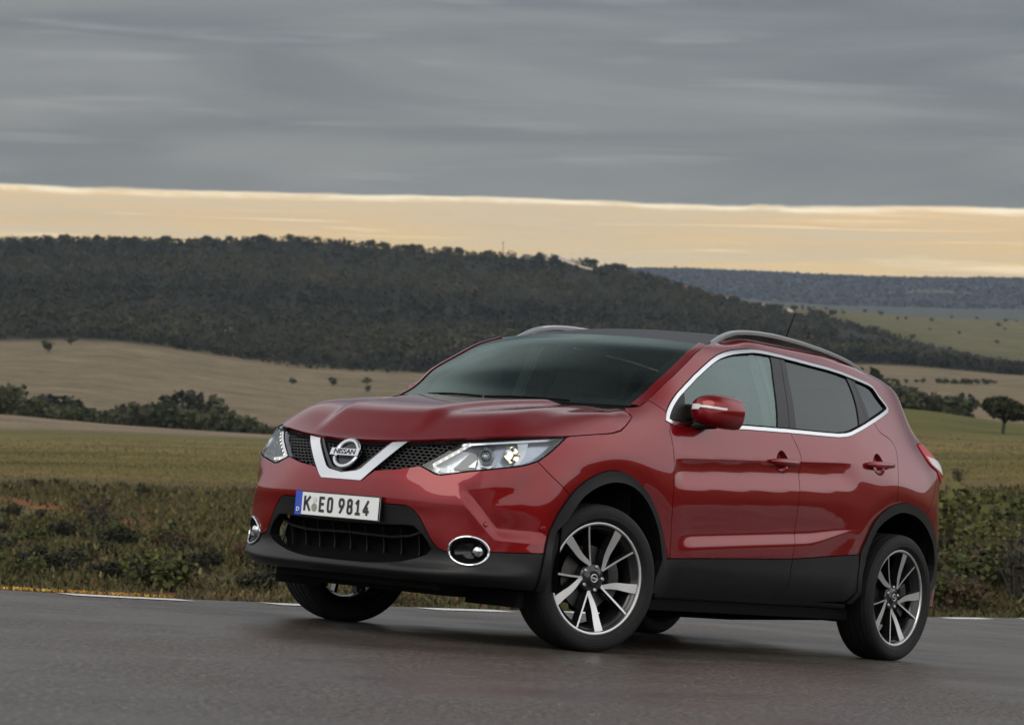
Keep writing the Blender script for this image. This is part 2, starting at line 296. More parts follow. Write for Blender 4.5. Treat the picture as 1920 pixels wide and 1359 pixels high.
# ------------------------------------------------------------------ plants
def leaf_(t):
    at = t.node('ShaderNodeAttribute', attribute_name='tone').outputs[0]; oi = t.node('ShaderNodeObjectInfo').outputs['Random']
    c = t.mix(1., at, t.mix(oi, (.75, .78, .80), (1.25, 1.20, 1.1)), 'MULTIPLY'); return pbr(t, Base_Color=c, Roughness=.8, Specular_IOR_Level=.15)
LEAF = material('leaves', leaf_); BARK = simple('bark', (.045, .036, .028), .9)
def quads(C, size, rg, flat=.0):                                  # leaf clumps: one crooked quad each
    n = len(C); a = rg.normal(size=(n, 3)); a[:, 2] *= 1-flat; a /= np.linalg.norm(a, axis=1)[:, None]; b = rg.normal(size=(n, 3)); b -= a*(a*b).sum(1)[:, None]; b /= np.linalg.norm(b, axis=1)[:, None]
    s = np.asarray(size)[:, None]; k = rg.uniform(.6, 1.25, (n, 4, 1)); sg = ((-1, -.5), (.6, -1), (1, .55), (-.55, 1)); V = np.stack([C+(a*u+b*v)*s*k[:, i] for i, (u, v) in enumerate(sg)], 1)
    return V.reshape(-1, 3), np.arange(4*n).reshape(n, 4)
def leaf_mesh(name, V, F, tone):
    me = bpy.data.meshes.new(name); me.vertices.add(len(V)); me.vertices.foreach_set('co', V.ravel().astype(np.float32)); me.loops.add(F.size); me.loops.foreach_set('vertex_index', F.ravel().astype(np.int32)); me.polygons.add(len(F)); me.polygons.foreach_set('loop_start', np.arange(0, F.size, 4, dtype=np.int32)); me.update(calc_edges=True)
    c = me.color_attributes.new('tone', 'FLOAT_COLOR', 'POINT'); c.data.foreach_set('color', np.c_[tone, np.ones(len(V))].ravel().astype(np.float32)); me.materials.append(LEAF); me.validate(); return me
def crown_pts(rg, n, lobes, r0=.55):                              # points spread through overlapping lobes (x, y, z, rx, rz)
    L = np.array(lobes); p = L[:, 3]**2*L[:, 4]; k = rg.choice(len(L), n, p=p/p.sum()); d = rg.normal(size=(n, 3)); d /= np.linalg.norm(d, axis=1)[:, None]; r = rg.uniform(r0, 1, n)[:, None]**.6
    return L[k, :3]+d*r*np.stack([L[k, 3], L[k, 3], L[k, 4]], 1)
def tree_meshes(seed, h, w_, base, n, leaf, col, trunk=.25, spread=5, flat=.35, var=.35):
    rg = np.random.default_rng(seed); lob = []
    for i in range(spread): a = rg.uniform(0, 6.28); q = rg.uniform(.1, .62)*w_/2; lob.append((q*math.cos(a), q*math.sin(a), base+(h-base)*rg.uniform(.35, .72), w_*rg.uniform(.20, .34), (h-base)*rg.uniform(.22, .34)))
    lob.append((0, 0, base+(h-base)*.55, w_*.33, (h-base)*.42)); C = crown_pts(rg, n, lob); C = C[C[:, 2] > base*.92]; V, F = quads(C, rg.uniform(.6, 1.3, len(C))*leaf, rg, flat)
    tn = np.repeat(np.array(col)[None]*rg.uniform(1-var, 1+var, (len(C), 1))*np.array([1, 1, 1]), 4, 0); cr = leaf_mesh('crown', V, F, tn)
    m = MB(); top = base+(h-base)*.55; pts = [(0, 0, -.25), (rg.normal()*.03*h, rg.normal()*.02*h, base*.5), (rg.normal()*.04*h, rg.normal()*.03*h, base), (rg.normal()*.05*h, rg.normal()*.04*h, top)]; r = trunk*w_*.10; m.tube(pts, [r*1.3, r, r*.8, r*.25], 7)
    for l in lob[:-1]: m.tube([pts[2], ((pts[2][0]+l[0])/2, (pts[2][1]+l[1])/2, (pts[2][2]+l[2])/2+.05*h), l[:3]], [r*.6, r*.4, r*.12], 5)
    tm = bpy.data.meshes.new('trunk'); tm.from_pydata([tuple(map(float, v)) for v in m.V], [], [tuple(int(i) for i in f) for f in m.F]); tm.materials.append(BARK); tm.polygons.foreach_set('use_smooth', [True]*len(tm.polygons)); return tm, cr
def joined(tm, cr):                                               # trunk and crown as one small mesh, for trees a few pixels high
    bm = bmesh.new(); bm.from_mesh(cr); lay = bm.verts.layers.float_color['tone']; k = len(bm.verts); bm.from_mesh(tm); bm.verts.ensure_lookup_table()
    for v in bm.verts[k:]: v[lay] = (.035, .028, .022, 1)
    me = bpy.data.meshes.new('tree'); bm.to_mesh(me); bm.free(); me.materials.clear(); me.materials.append(LEAF); return me
def plant_tree(name, data, pos, s, rz, parts=None):
    o = bpy.data.objects.new(name, data); link(o); o.location = pos; o.scale = (s[0], s[0], s[1]) if isinstance(s, tuple) else (s, s, s); o.rotation_euler = (0, 0, rz); return o
# the lone tree on the right
a, r, p = sight(1879, 813); sz = r/F_PX
tm, cr = tree_meshes(41, 1, 1.32, .27, 3600, .040, (.022, .026, .012), .36, 9, .5, .3)
lone = empty('tree', p); lone.scale = (70*sz,)*3; link(bpy.data.objects.new('trunk', tm), lone); link(bpy.data.objects.new('crown', cr), lone); tag(lone, 'dark umbrella shaped tree standing alone in the green field, near the right edge', 'tree')
GT = [joined(*tree_meshes(60+i, 1, 1.05+.12*(i % 3), .16, 190, .085, ((.030, .038, .018), (.036, .038, .022), (.042, .046, .020))[i % 3], .3, 6)) for i in range(6)]
small = [((90, 661), 23, 'small round tree alone on the tan slope, leftmost'), ((133, 649), 19, 'small tree on the crest of the tan slope left of the scrub clump'), ((258, 643), 25, 'low wide tree on the tan slope against the foot of the wood'), ((548, 722), 15, 'tiny tree on the tan slope above the left end of the bonnet'), ((624, 725), 18, 'bushy tree on the tan slope above the middle of the bonnet'), ((688, 722), 15, 'small dark tree at the top of the tan slope beside the windscreen'), ((690, 736), 14, 'low tree on the tan slope just behind the bonnet edge')]
for i, ((px, py), hp_, lb) in enumerate(small):
    a, r, p = sight(px, py); o = plant_tree('tree', GT[i % 6], p, (r/F_PX*hp_*1.05, r/F_PX*hp_), i*1.3); tag(o, lb, 'tree')
def row_of(n, f, label, group, seed):
    rg = np.random.default_rng(seed)
    for i in range(n):
        px, r, hm = f(i, rg); a = math.atan((px-960)/F_PX); z = ground_z(np.array([a]), np.array([r]))[0]-hm*.10; o = plant_tree('tree', GT[rg.integers(6)], (r*math.sin(a), r*math.cos(a), z), (hm*rg.uniform(.9, 1.2), hm), rg.uniform(0, 6)); tag(o, label, 'tree', group)
def lf(i, rg):
    px = -30+560*((i+rg.uniform(-.6, .6))/95); t = np.interp(px, [0, 60, 110, 200, 250, 340, 390, 440, 490, 520], [15, 12, 13, 9, 12, 15, 13, 12, 9, 5]); return px, rg.uniform(930, 1330), t*rg.uniform(.6, 1.)
row_of(95, lf, 'dark green tree in the hedgerow along the valley floor left of the car', 'trees of the valley hedgerow left of the car', 5)
for px, py, hm in ((20, 715, 14), (82, 735, 12), (340, 729, 17), (391, 741, 14), (130, 738, 14)):
    r = 1180.; a = math.atan((px-960)/F_PX); z = ground_z(np.array([a]), np.array([r]))[0]; top = CAM[2]+r*(600+(px-960)*math.tan(ROLL)-py)/F_PX; o = plant_tree('tree', GT[px % 6], (r*math.sin(a), r*math.cos(a), z), (hm*1.15, max(top-z, 8)), px*.1); tag(o, 'dark green tree in the hedgerow along the valley floor left of the car', 'tree', 'trees of the valley hedgerow left of the car')
def rf(i, rg):
    px = 1605+205*((i+rg.uniform(-.6, .6))/44); t = np.interp(px, [1600, 1650, 1700, 1760, 1800, 1830], [20, 19, 15, 12, 15, 13]); return px, rg.uniform(880, 1200), t*rg.uniform(.6, 1.)
row_of(44, rf, 'dark green tree in the belt of trees behind the rear of the car', 'trees of the belt behind the rear of the car', 6)
def kf_(i, rg):
    px = rg.choice([88, 110, 118, 160, 175, 205, 240, 245, 298, 305, 312, 375, 385, 425, 440, 478, 484, 492, 540, 560, 575, 590, 690, 712, 752, 768, 780, 812, 840, 860, 905, 1010, 1030, 1080, 1100, 1106, 1128, 1140, 1152, 1160])+rg.uniform(-5, 5); return px, 3690+rg.uniform(-30, 20), rg.uniform(7, 12.5)
row_of(80, kf_, 'small dark tree standing on the skyline of the wooded hill', 'trees along the hill skyline', 9)
def vf_(i, rg): px = rg.uniform(1200, 1560); return px, 3750+rg.uniform(-60, 700), rg.uniform(6, 12)
row_of(60, vf_, 'small dark tree among the far houses on the grassy ridge', 'trees among the far houses', 12)
def gf_(i, rg): px = rg.uniform(1380, 1960); return px, rg.uniform(3900, 5300), rg.uniform(4, 8)
row_of(34, gf_, 'small dark tree scattered on the far grassy slope above the roof rail', 'trees scattered on the far grassy slope', 15)
def ef_(i, rg): px = rg.uniform(1640, 1900); return px, 1830+.55*(px-1640)+rg.uniform(-12, 12), rg.uniform(2.5, 5)
row_of(26, ef_, 'low bush on the tan field behind the rear roof', 'bushes on the tan field behind the rear roof', 16)
def sf_(i, rg): px = rg.uniform(1560, 1930); return px, rg.uniform(3600, 3750), rg.uniform(8, 13)
# the wood on the hill: one mass
rg = np.random.default_rng(77); n = 17000; px = rg.uniform(-260, 2100, n); r = np.exp(rg.uniform(math.log(2250), math.log(3730), n)); a = np.arctan((px-960)/F_PX); x, y = r*np.sin(a), r*np.cos(a)
low = 2300+45*fbm(x*.012, y*.012, 11, 5)
path_px = np.interp(r, [3300, 3450, 3560, 3640], [1112, 1080, 1058, 1045])
k = (r > low) & ~((abs(px-path_px) < 7) & (r > 3290) & (r < 3660)) & ~((px > 1570) & (fbm(x*.006, y*.006, 8) > .25)); px, r, a, x, y = px[k], r[k], a[k], x[k], y[k]; n = len(r); z = ground_z(a, r); h = (3.2+9*rg.uniform(0, 1, n)**2.2)*np.where(r > 3600, .75, 1); wd = h*rg.uniform(.8, 1.4, n); Q = 26
C = rg.normal(size=(n, Q, 3)); C /= np.linalg.norm(C, axis=2)[..., None]; C *= rg.uniform(.55, 1, (n, Q, 1)); C[..., 2] = np.maximum(C[..., 2], -.75); C = C*np.stack([wd/2, wd/2, h*.5], 1)[:, None]+np.stack([x, y, z+h*.5], 1)[:, None]
V, F = quads(C.reshape(-1, 3), np.repeat(h*.135, Q)*rg.uniform(.7, 1.3, n*Q), rg, .3)
pal = np.array([(.030, .035, .018), (.036, .037, .022), (.024, .029, .016), (.050, .040, .026), (.044, .046, .022), (.058, .052, .030)]); ti = rg.choice(6, n, p=[.28, .24, .24, .12, .08, .04]); pt = fbm(x*.009, y*.009, 91, 4)[:, None]; tn = np.repeat(pal[ti]*rg.uniform(.75, 1.25, (n, 1))*(1+.55*pt*np.array([1.2, 1., .7])), Q*4, 0)
wood = link(bpy.data.objects.new('wood', leaf_mesh('wood', V, F, tn))); wood['kind'] = 'stuff'
# far plateau's woods
n = 9000; px = rg.uniform(1000, 2100, n); r = np.r_[rg.uniform(12150, 12650, 2500), rg.uniform(10500, 12500, n-2500)]; a = np.arctan((px-960)/F_PX); x, y = r*np.sin(a), r*np.cos(a); k = (r > 12150) | (fbm(x*.0016, y*.0030, 71, 4) > -.45); x, y, r, a = x[k], y[k], r[k], a[k]; n = len(r); z = ground_z(a, r); h = rg.uniform(4, 11, n); C = np.repeat(np.stack([x, y, z+h*.3], 1), 3, 0)+rg.normal(size=(3*n, 3))*[24, 24, 2]; V, F = quads(C, rg.uniform(5, 13, 3*n), rg, .5); V[:, 2] = np.maximum(V[:, 2], np.repeat(np.repeat(z, 3), 4)-2)
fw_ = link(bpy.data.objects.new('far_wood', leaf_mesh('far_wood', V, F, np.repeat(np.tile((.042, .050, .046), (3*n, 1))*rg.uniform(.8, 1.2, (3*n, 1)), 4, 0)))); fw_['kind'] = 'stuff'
# near bank: grass and scrub, then separate shrubs
def tufts(n, r0, r1, half, seed, size, height, pal, wfun, dens):
    rg = np.random.default_rng(seed); a = rg.uniform(-half, half, n); re = np.interp(a, AZS, RE)*1.012; r = np.exp(rg.uniform(np.log(np.maximum(re, r0)), math.log(r1))); x, y = r*np.sin(a), r*np.cos(a); z = ground_z(a, r); RB = np.interp(960+F_PX*np.tan(a), BANDPX, BANDR); inb = (960+F_PX*np.tan(a) < 540)*np.exp(-((r-RB*.96)/(RB*.10))**2); g1 = fbm(x*.35, y*.35, 31, 4); g2 = fbm(x*.11, y*.11, 33, 4)
    k = (rg.uniform(size=n) < dens(g1, g2, r)) & (rg.uniform(size=n) > inb*.92); x, y, z, r, g1, g2 = x[k], y[k], z[k], r[k], g1[k], g2[k]; n = len(r); s = size(r)*rg.uniform(.55, 1.5, n); hh = rg.uniform(0, 1, n)**1.4*height(r, g1, g2); t = rg.uniform(0, 6.28, n); ln = rg.normal(0, .45, (n, 2))
    c = np.stack([x, y, z+hh], 1); wv = np.stack([np.cos(t), np.sin(t), 0*t], 1)*(s*.42)[:, None]; up = np.stack([ln[:, 0], ln[:, 1], 1+0*t], 1)*(s*1.25)[:, None]
    V = np.stack([c-wv, c+wv, c+wv*.35+up, c-wv*.35+up*.9], 1).reshape(-1, 3); F = np.arange(4*n).reshape(n, 4); w_ = wfun(g1, g2).clip(.01); w_ /= w_.sum(1)[:, None]; ti = (rg.uniform(size=n)[:, None] > w_.cumsum(1)).sum(1).clip(0, len(pal)-1)
    return V, F, np.repeat(pal[ti]*rg.uniform(.85, 1.12, (n, 1))*(1+.45*np.clip(g2, -1, 1)[:, None]*np.array([1.1, 1., .8])), 4, 0)
pal = .80*np.array([(.064, .062, .022), (.090, .078, .034), (.044, .046, .019), (.105, .062, .034), (.036, .031, .022), (.140, .118, .062)])
V, F, tn = tufts(330000, 12, 136, .222, 501, lambda r: .010+.0010*r, lambda r, g1, g2: np.minimum((.02+.0055*r)*np.clip(.45+1.1*g2+.7*g1, .05, 2.2), .8)*np.clip((132-r)/60, .05, 1), pal, lambda g1, g2: np.stack([.30+.25*g2, .20+0*g2, .24+.25*g1, .05+.10*np.clip(-g1, 0, 1), .15-.12*g1, .07-.1*g2], 1), lambda g1, g2, r: np.clip(.45+.7*g1+.4*g2, .06, 1)*np.clip((132-r+42*g2)/50, 0, 1))
sc_ = link(bpy.data.objects.new('scrub_cover', leaf_mesh('scrub_cover', V, F, tn))); sc_['kind'] = 'stuff'
pal = .80*np.array([(.100, .092, .030), (.128, .104, .042), (.150, .115, .055), (.080, .082, .026)])
V, F, tn = tufts(120000, 118, 430, .225, 502, lambda r: .00038*r, lambda r, g1, g2: .0003*r+0*g1, pal, lambda g1, g2: np.stack([.35+.3*g2, .25+0*g2, .2-.2*g2, .2+.2*g1], 1), lambda g1, g2, r: np.clip(.6+.4*g1, .1, 1)*np.clip((430-r)/150, 0, 1))
fg = link(bpy.data.objects.new('field_grass', leaf_mesh('field_grass', V, F, tn))); fg['kind'] = 'stuff'
def shrub_meshes(seed, col, n=420, leaf=.05, tall=1., bare=0.):
    rg = np.random.default_rng(seed); lob = [(rg.normal()*.22, rg.normal()*.22, rg.uniform(.25, .62)*tall, rg.uniform(.18, .30), rg.uniform(.18, .34)*tall) for _ in range(7)]; C = crown_pts(rg, n, lob, .3); C[:, 2] = abs(C[:, 2]); V, F = quads(C, rg.uniform(.5, 1.4, len(C))*leaf, rg, -.2); cr = leaf_mesh('foliage', V, F, np.repeat(np.array(col)[None]*rg.uniform(.6, 1.4, (len(C), 1)), 4, 0)); m = MB()
    for l in lob+[(rg.normal()*.3, rg.normal()*.3, rg.uniform(.5, .95)*tall, 0, 0) for _ in range(int(6+12*bare))]: m.tube([(rg.normal()*.04, rg.normal()*.04, -.1), (l[0]*.4+rg.normal()*.03, l[1]*.4, l[2]*.55), l[:3]], [.014, .009, .003], 4)
    sm = bpy.data.meshes.new('stems'); sm.from_pydata([tuple(map(float, v)) for v in m.V], [], [tuple(int(i) for i in f) for f in m.F]); sm.materials.append(BARK); return sm, cr
SH = [shrub_meshes(201, (.027, .028, .018)), shrub_meshes(202, (.050, .056, .020), 460), shrub_meshes(203, (.075, .050, .026), 360, .045, 1.1, 1), shrub_meshes(204, (.060, .064, .022), 460, .05, 1.3), shrub_meshes(205, (.030, .031, .022), 240, .045, 1.6, 1)]
KIND = ['dark grey green shrub', 'olive green shrub', 'rust brown bush', 'leafy light green bush', 'thin dark sapling']
def shrub(k, px, py, hpx, where, group=None, hmax=3., wd_=1.25):
    a, r, p = sight(px, py); h = min(hpx*r/F_PX, hmax); e = empty('shrub', p); e.scale = (h*wd_, h*wd_, h); e.rotation_euler = (0, 0, px*.7); link(bpy.data.objects.new('stems', SH[k][0]), e); link(bpy.data.objects.new('foliage', SH[k][1]), e); tag(e, KIND[k]+' '+where, 'shrub', group)
for q in ((0, 62, 912, 20), (0, 100, 910, 18), (0, 262, 938, 34), (0, 400, 938, 24), (0, 330, 932, 16), (0, 20, 975, 40), (0, 75, 990, 44), (0, 345, 1048, 46), (2, 185, 985, 60), (0, 160, 925, 14), (2, 245, 965, 28), (2, 60, 1040, 36), (4, 190, 1010, 60), (0, 445, 958, 22)): shrub(*q, 'on the bank left of the car', 'shrubs on the bank left of the car ('+KIND[q[0]]+')')
rg = np.random.default_rng(404)
for i in range(44): k = int(rg.choice([0, 1, 2, 3], p=[.45, .22, .13, .2])); py_ = rg.uniform(1000, 1112); shrub(k, rg.uniform(-20, 640), py_, rg.uniform(34, 66)*(py_-880)/170, 'on the bank left of the car', 'shrubs on the bank left of the car ('+KIND[k]+')')
for i in range(22): k = int(rg.choice([1, 2, 3, 4, 0], p=[.25, .18, .32, .15, .1])); shrub(k, rg.uniform(1745, 1935), rg.uniform(985, 1148), rg.uniform(60, 110), 'on the bank behind the rear wheel', 'shrubs on the bank behind the rear wheel ('+KIND[k]+')')
for i in range(10): k = int(rg.choice([1, 2, 3])); shrub(k, rg.uniform(700, 1600), rg.uniform(1090, 1140), rg.uniform(30, 50), 'on the bank seen under the car', 'shrubs on the bank seen under the car ('+KIND[k]+')')
shrub(4, 1798, 908, 26, 'at the top of the bank behind the tail light', None)
# fallen leaves along the road edge on the left
n = 500; x = rg.uniform(1.2, 3.4, n); P_ = np.array([along(q, rg.normal()*.018+.02) for q in x]); V, F = quads(car2w(np.c_[P_, np.full(n, .012)]), rg.uniform(.006, .012, n), rg, 0.); pal = np.array([(.42, .24, .05), (.34, .17, .04), (.48, .33, .09)]); fl_ = link(bpy.data.objects.new('fallen_leaves', leaf_mesh('fallen_leaves', V, F, np.repeat(pal[rg.integers(0, 3, n)], 4, 0)))); fl_['kind'] = 'stuff'
# track, mast and far houses on the hill
TRACKM = simple('pale dirt', (.36, .31, .25), .9)
def ribbon(name, pts, wpx, lift):
    L = []
    for px, py in pts: a, r, p = sight(px, py); L.append((p+np.array([0, 0, lift]), r))
    q = np.array([l[0] for l in L]); m = MB(); wv = np.array([[wpx*l[1]/F_PX/2, 0, wpx*l[1]/F_PX*.25] for l in L]); m.grid(np.stack([q-wv, q+wv], 1)); o = m.build(name, TRACKM); o['kind'] = 'structure'
ribbon('track', [(1048, 493), (1052, 496), (1061, 501), (1075, 506.5), (1092, 512), (1110, 517)], 5, 8.)
def far_house(px, r, wm, hm, wallc, roofc, label, turn=.3):
    a = math.atan((px-960)/F_PX); z = ground_z(np.array([a]), np.array([r]))[0]; e = empty('house', (r*math.sin(a), r*math.cos(a), z)); e.rotation_euler = (0, 0, turn); m = MB(); m.box((0, 0, hm/2-1), (wm, wm*.7, hm+2)); m.build('wall', simple('render '+label[:12], wallc, .9), e, smooth=False)
    m = MB(); a2, b2, t = wm/2+.4, wm*.35+.4, hm; m.add([(-a2, -b2, t), (a2, -b2, t), (a2, b2, t), (-a2, b2, t), (-a2, 0, t+wm*.22), (a2, 0, t+wm*.22)], [(0, 1, 5, 4), (2, 3, 4, 5), (0, 4, 3), (1, 2, 5), (3, 2, 1, 0)]); m.build('roof', simple('tiles '+label[:12], roofc, .9), e, smooth=False)
    m = MB()
    for i in (-1, 1): m.box((i*wm*.22, -wm*.35-.02, hm*.55), (1., .06, 1.2))
    m.build('window', simple('panes '+label[:12], (.03, .035, .04), .2), e, smooth=False); tag(e, label, 'house')
WH, TL = (.55, .53, .50), (.22, .11, .075)
far_house(1150, 3680, 8, 5, WH, (.30, .27, .25), 'small white house at the right end of the wooded ridge'); far_house(982, 3685, 9, 4, (.16, .15, .14), (.10, .09, .085), 'grey hut on the skyline beside the mast')
for px, r, w_, c, lb in ((1286, 3790, 12, WH, 'white house at the left end of the far village'), (1312, 3900, 11, (.36, .22, .16), 'pink house with tiled roof in the far village'), (1326, 3830, 13, (.42, .34, .27), 'long beige house in the middle of the far village'), (1353, 3860, 12, WH, 'pale house at the right end of the far village'), (1432, 4300, 12, (.44, .42, .38), 'pale house alone in the trees right of the far village'), (1480, 4150, 9, WH, 'small white house on the grassy ridge left of the aerial'), (1536, 4400, 11, (.42, .36, .26), 'cream house lowest on the grassy ridge')): far_house(px, r, w_, 4.5, c, TL, lb, px*.1)
a = math.atan((938-960)/F_PX); r = 3690.; z = ground_z(np.array([a]), np.array([r]))[0]; m = MB(); m.tube([(0, 0, -2), (0, 0, 12), (0, 0, 21)], [.75, .6, .3], 6); m.box((0, 0, 19.5), (1.8, 1.8, 2.2)); ms = m.build('mast', simple('mast steel', (.12, .11, .10), .6)); ms.location = (r*math.sin(a), r*math.cos(a), z); tag(ms, 'thin radio mast rising from the skyline of the wooded hill', 'mast')

# ------------------------------------------------------------------ air between here and the hills
def haze_(t):
    o = t.n.new('ShaderNodeOutputMaterial'); v = t.n.new('ShaderNodeVolumePrincipled'); v.inputs['Color'].default_value = (.68, .78, 1., 1); v.inputs['Density'].default_value = HAZE; t.l.new(v.outputs[0], o.inputs['Volume'])
HAZE = 1.6e-5
hm = bpy.data.materials.new('haze'); hm.use_nodes = True; ht = NT(hm.node_tree)
for q in list(ht.n): ht.n.remove(q)
haze_(ht)
zlo, zhi = float(TZ.min())-1., max(float(TZ.max()), 260.)+40.
m = MB(); m.box((0, 0, (zlo+zhi)/2), (2*17000, 2*17000, zhi-zlo)); hz = m.build('haze', hm, None, smooth=False); hz['kind'] = 'stuff'

# ------------------------------------------------------------------ car body surface
def cubic(xk,yk,x):
    xk=np.asarray(xk,float);yk=np.asarray(yk,float);n=len(xk);h=np.diff(xk)
    A=np.zeros((n,n));b=np.zeros(n);A[0,0]=A[-1,-1]=1
    for i in range(1,n-1):
        A[i,i-1]=h[i-1];A[i,i]=2*(h[i-1]+h[i]);A[i,i+1]=h[i]
        b[i]=3*((yk[i+1]-yk[i])/h[i]-(yk[i]-yk[i-1])/h[i-1])
    c=np.linalg.solve(A,b);i=np.clip(np.searchsorted(xk,x)-1,0,n-2)
    t=x-xk[i];d=(c[i+1]-c[i])/(3*h[i]);bb=(yk[i+1]-yk[i])/h[i]-h[i]*(2*c[i]+c[i+1])/3
    return yk[i]+bb*t+c[i]*t*t+d*t**3
def pchip(xk,yk,x):
    xk=np.asarray(xk,float);yk=np.asarray(yk,float);h=np.diff(xk);m=np.diff(yk)/h
    d=np.zeros(len(xk));d[0]=m[0];d[-1]=m[-1]
    for i in range(1,len(xk)-1):
        if m[i-1]*m[i]>0:
            w1=2*h[i]+h[i-1];w2=h[i]+2*h[i-1];d[i]=(w1+w2)/(w1/m[i-1]+w2/m[i])
    x=np.asarray(x,float);i=np.clip(np.searchsorted(xk,x)-1,0,len(xk)-2);t=(x-xk[i])/h[i]
    r=yk[i]*(2*t**3-3*t*t+1)+h[i]*d[i]*(t**3-2*t*t+t)+yk[i+1]*(3*t*t-2*t**3)+h[i]*d[i+1]*(t**3-t*t)
    return np.where(x<xk[0],yk[0]+d[0]*(x-xk[0]),np.where(x>xk[-1],yk[-1]+d[-1]*(x-xk[-1]),r))
def sstep(a,b,x):
    t=np.clip((x-a)/(b-a),0,1);return t*t*(3-2*t)
def blur(g,sig,ax):
    k=int(3*sig)+1;w=np.exp(-.5*(np.arange(-k,k+1)/sig)**2);w/=w.sum()
    g=np.moveaxis(g,ax,0);p=np.concatenate([2*g[0]-g[k:0:-1],g,2*g[-1]-g[-2:-k-2:-1]])
    o=sum(w[i]*p[i:i+len(g)] for i in range(2*k+1));return np.moveaxis(o,0,ax)
# ---- plan contour of the body at its widest, nose to tail (left half) ----
PLAN=[(2.250,0),(2.246,.14),(2.232,.28),(2.205,.42),(2.16,.56),(2.080,.69),(1.955,.79),(1.78,.858),(1.55,.890),(1.323,.899),
 (1.1,.903),(.6,.905),(0,.906),(-.6,.906),(-1.0,.905),(-1.323,.898),(-1.6,.872),(-1.80,.825),(-1.95,.745),(-2.05,.62),(-2.10,.45),(-2.125,.22),(-2.13,0)]
_p=np.array(PLAN);_full=np.vstack([_p[:0:-1]*[1,-1],_p])   # run through the nose so the middle is smooth
_t=np.r_[0,np.cumsum(np.hypot(*np.diff(_full,axis=0).T))]
_tf=np.linspace(0,_t[-1],4001);_cx=cubic(_t,_full[:,0],_tf);_cy=cubic(_t,_full[:,1],_tf)
_cx=blur(_cx,14,0);_cy=blur(_cy,14,0)
_s=np.r_[0,np.cumsum(np.hypot(np.diff(_cx),np.diff(_cy)))];_s-=np.interp(0.,_cy[1000:3000],_s[1000:3000]) if False else _s[2000]
def plan(s):
    return np.interp(s,_s,_cx),np.interp(s,_s,_cy)
def plan_n(s):
    e=.004;x1,y1=plan(s+e);x0,y0=plan(s-e);tx,ty=x1-x0,y1-y0;l=np.hypot(tx,ty)
    return ty/l,-tx/l
def s_of_x(x):   # side stations
    m=(_s>.9)&(_cx>-2.05);return np.interp(-x,-_cx[m],_s[m])
SMAX=_s[-1]
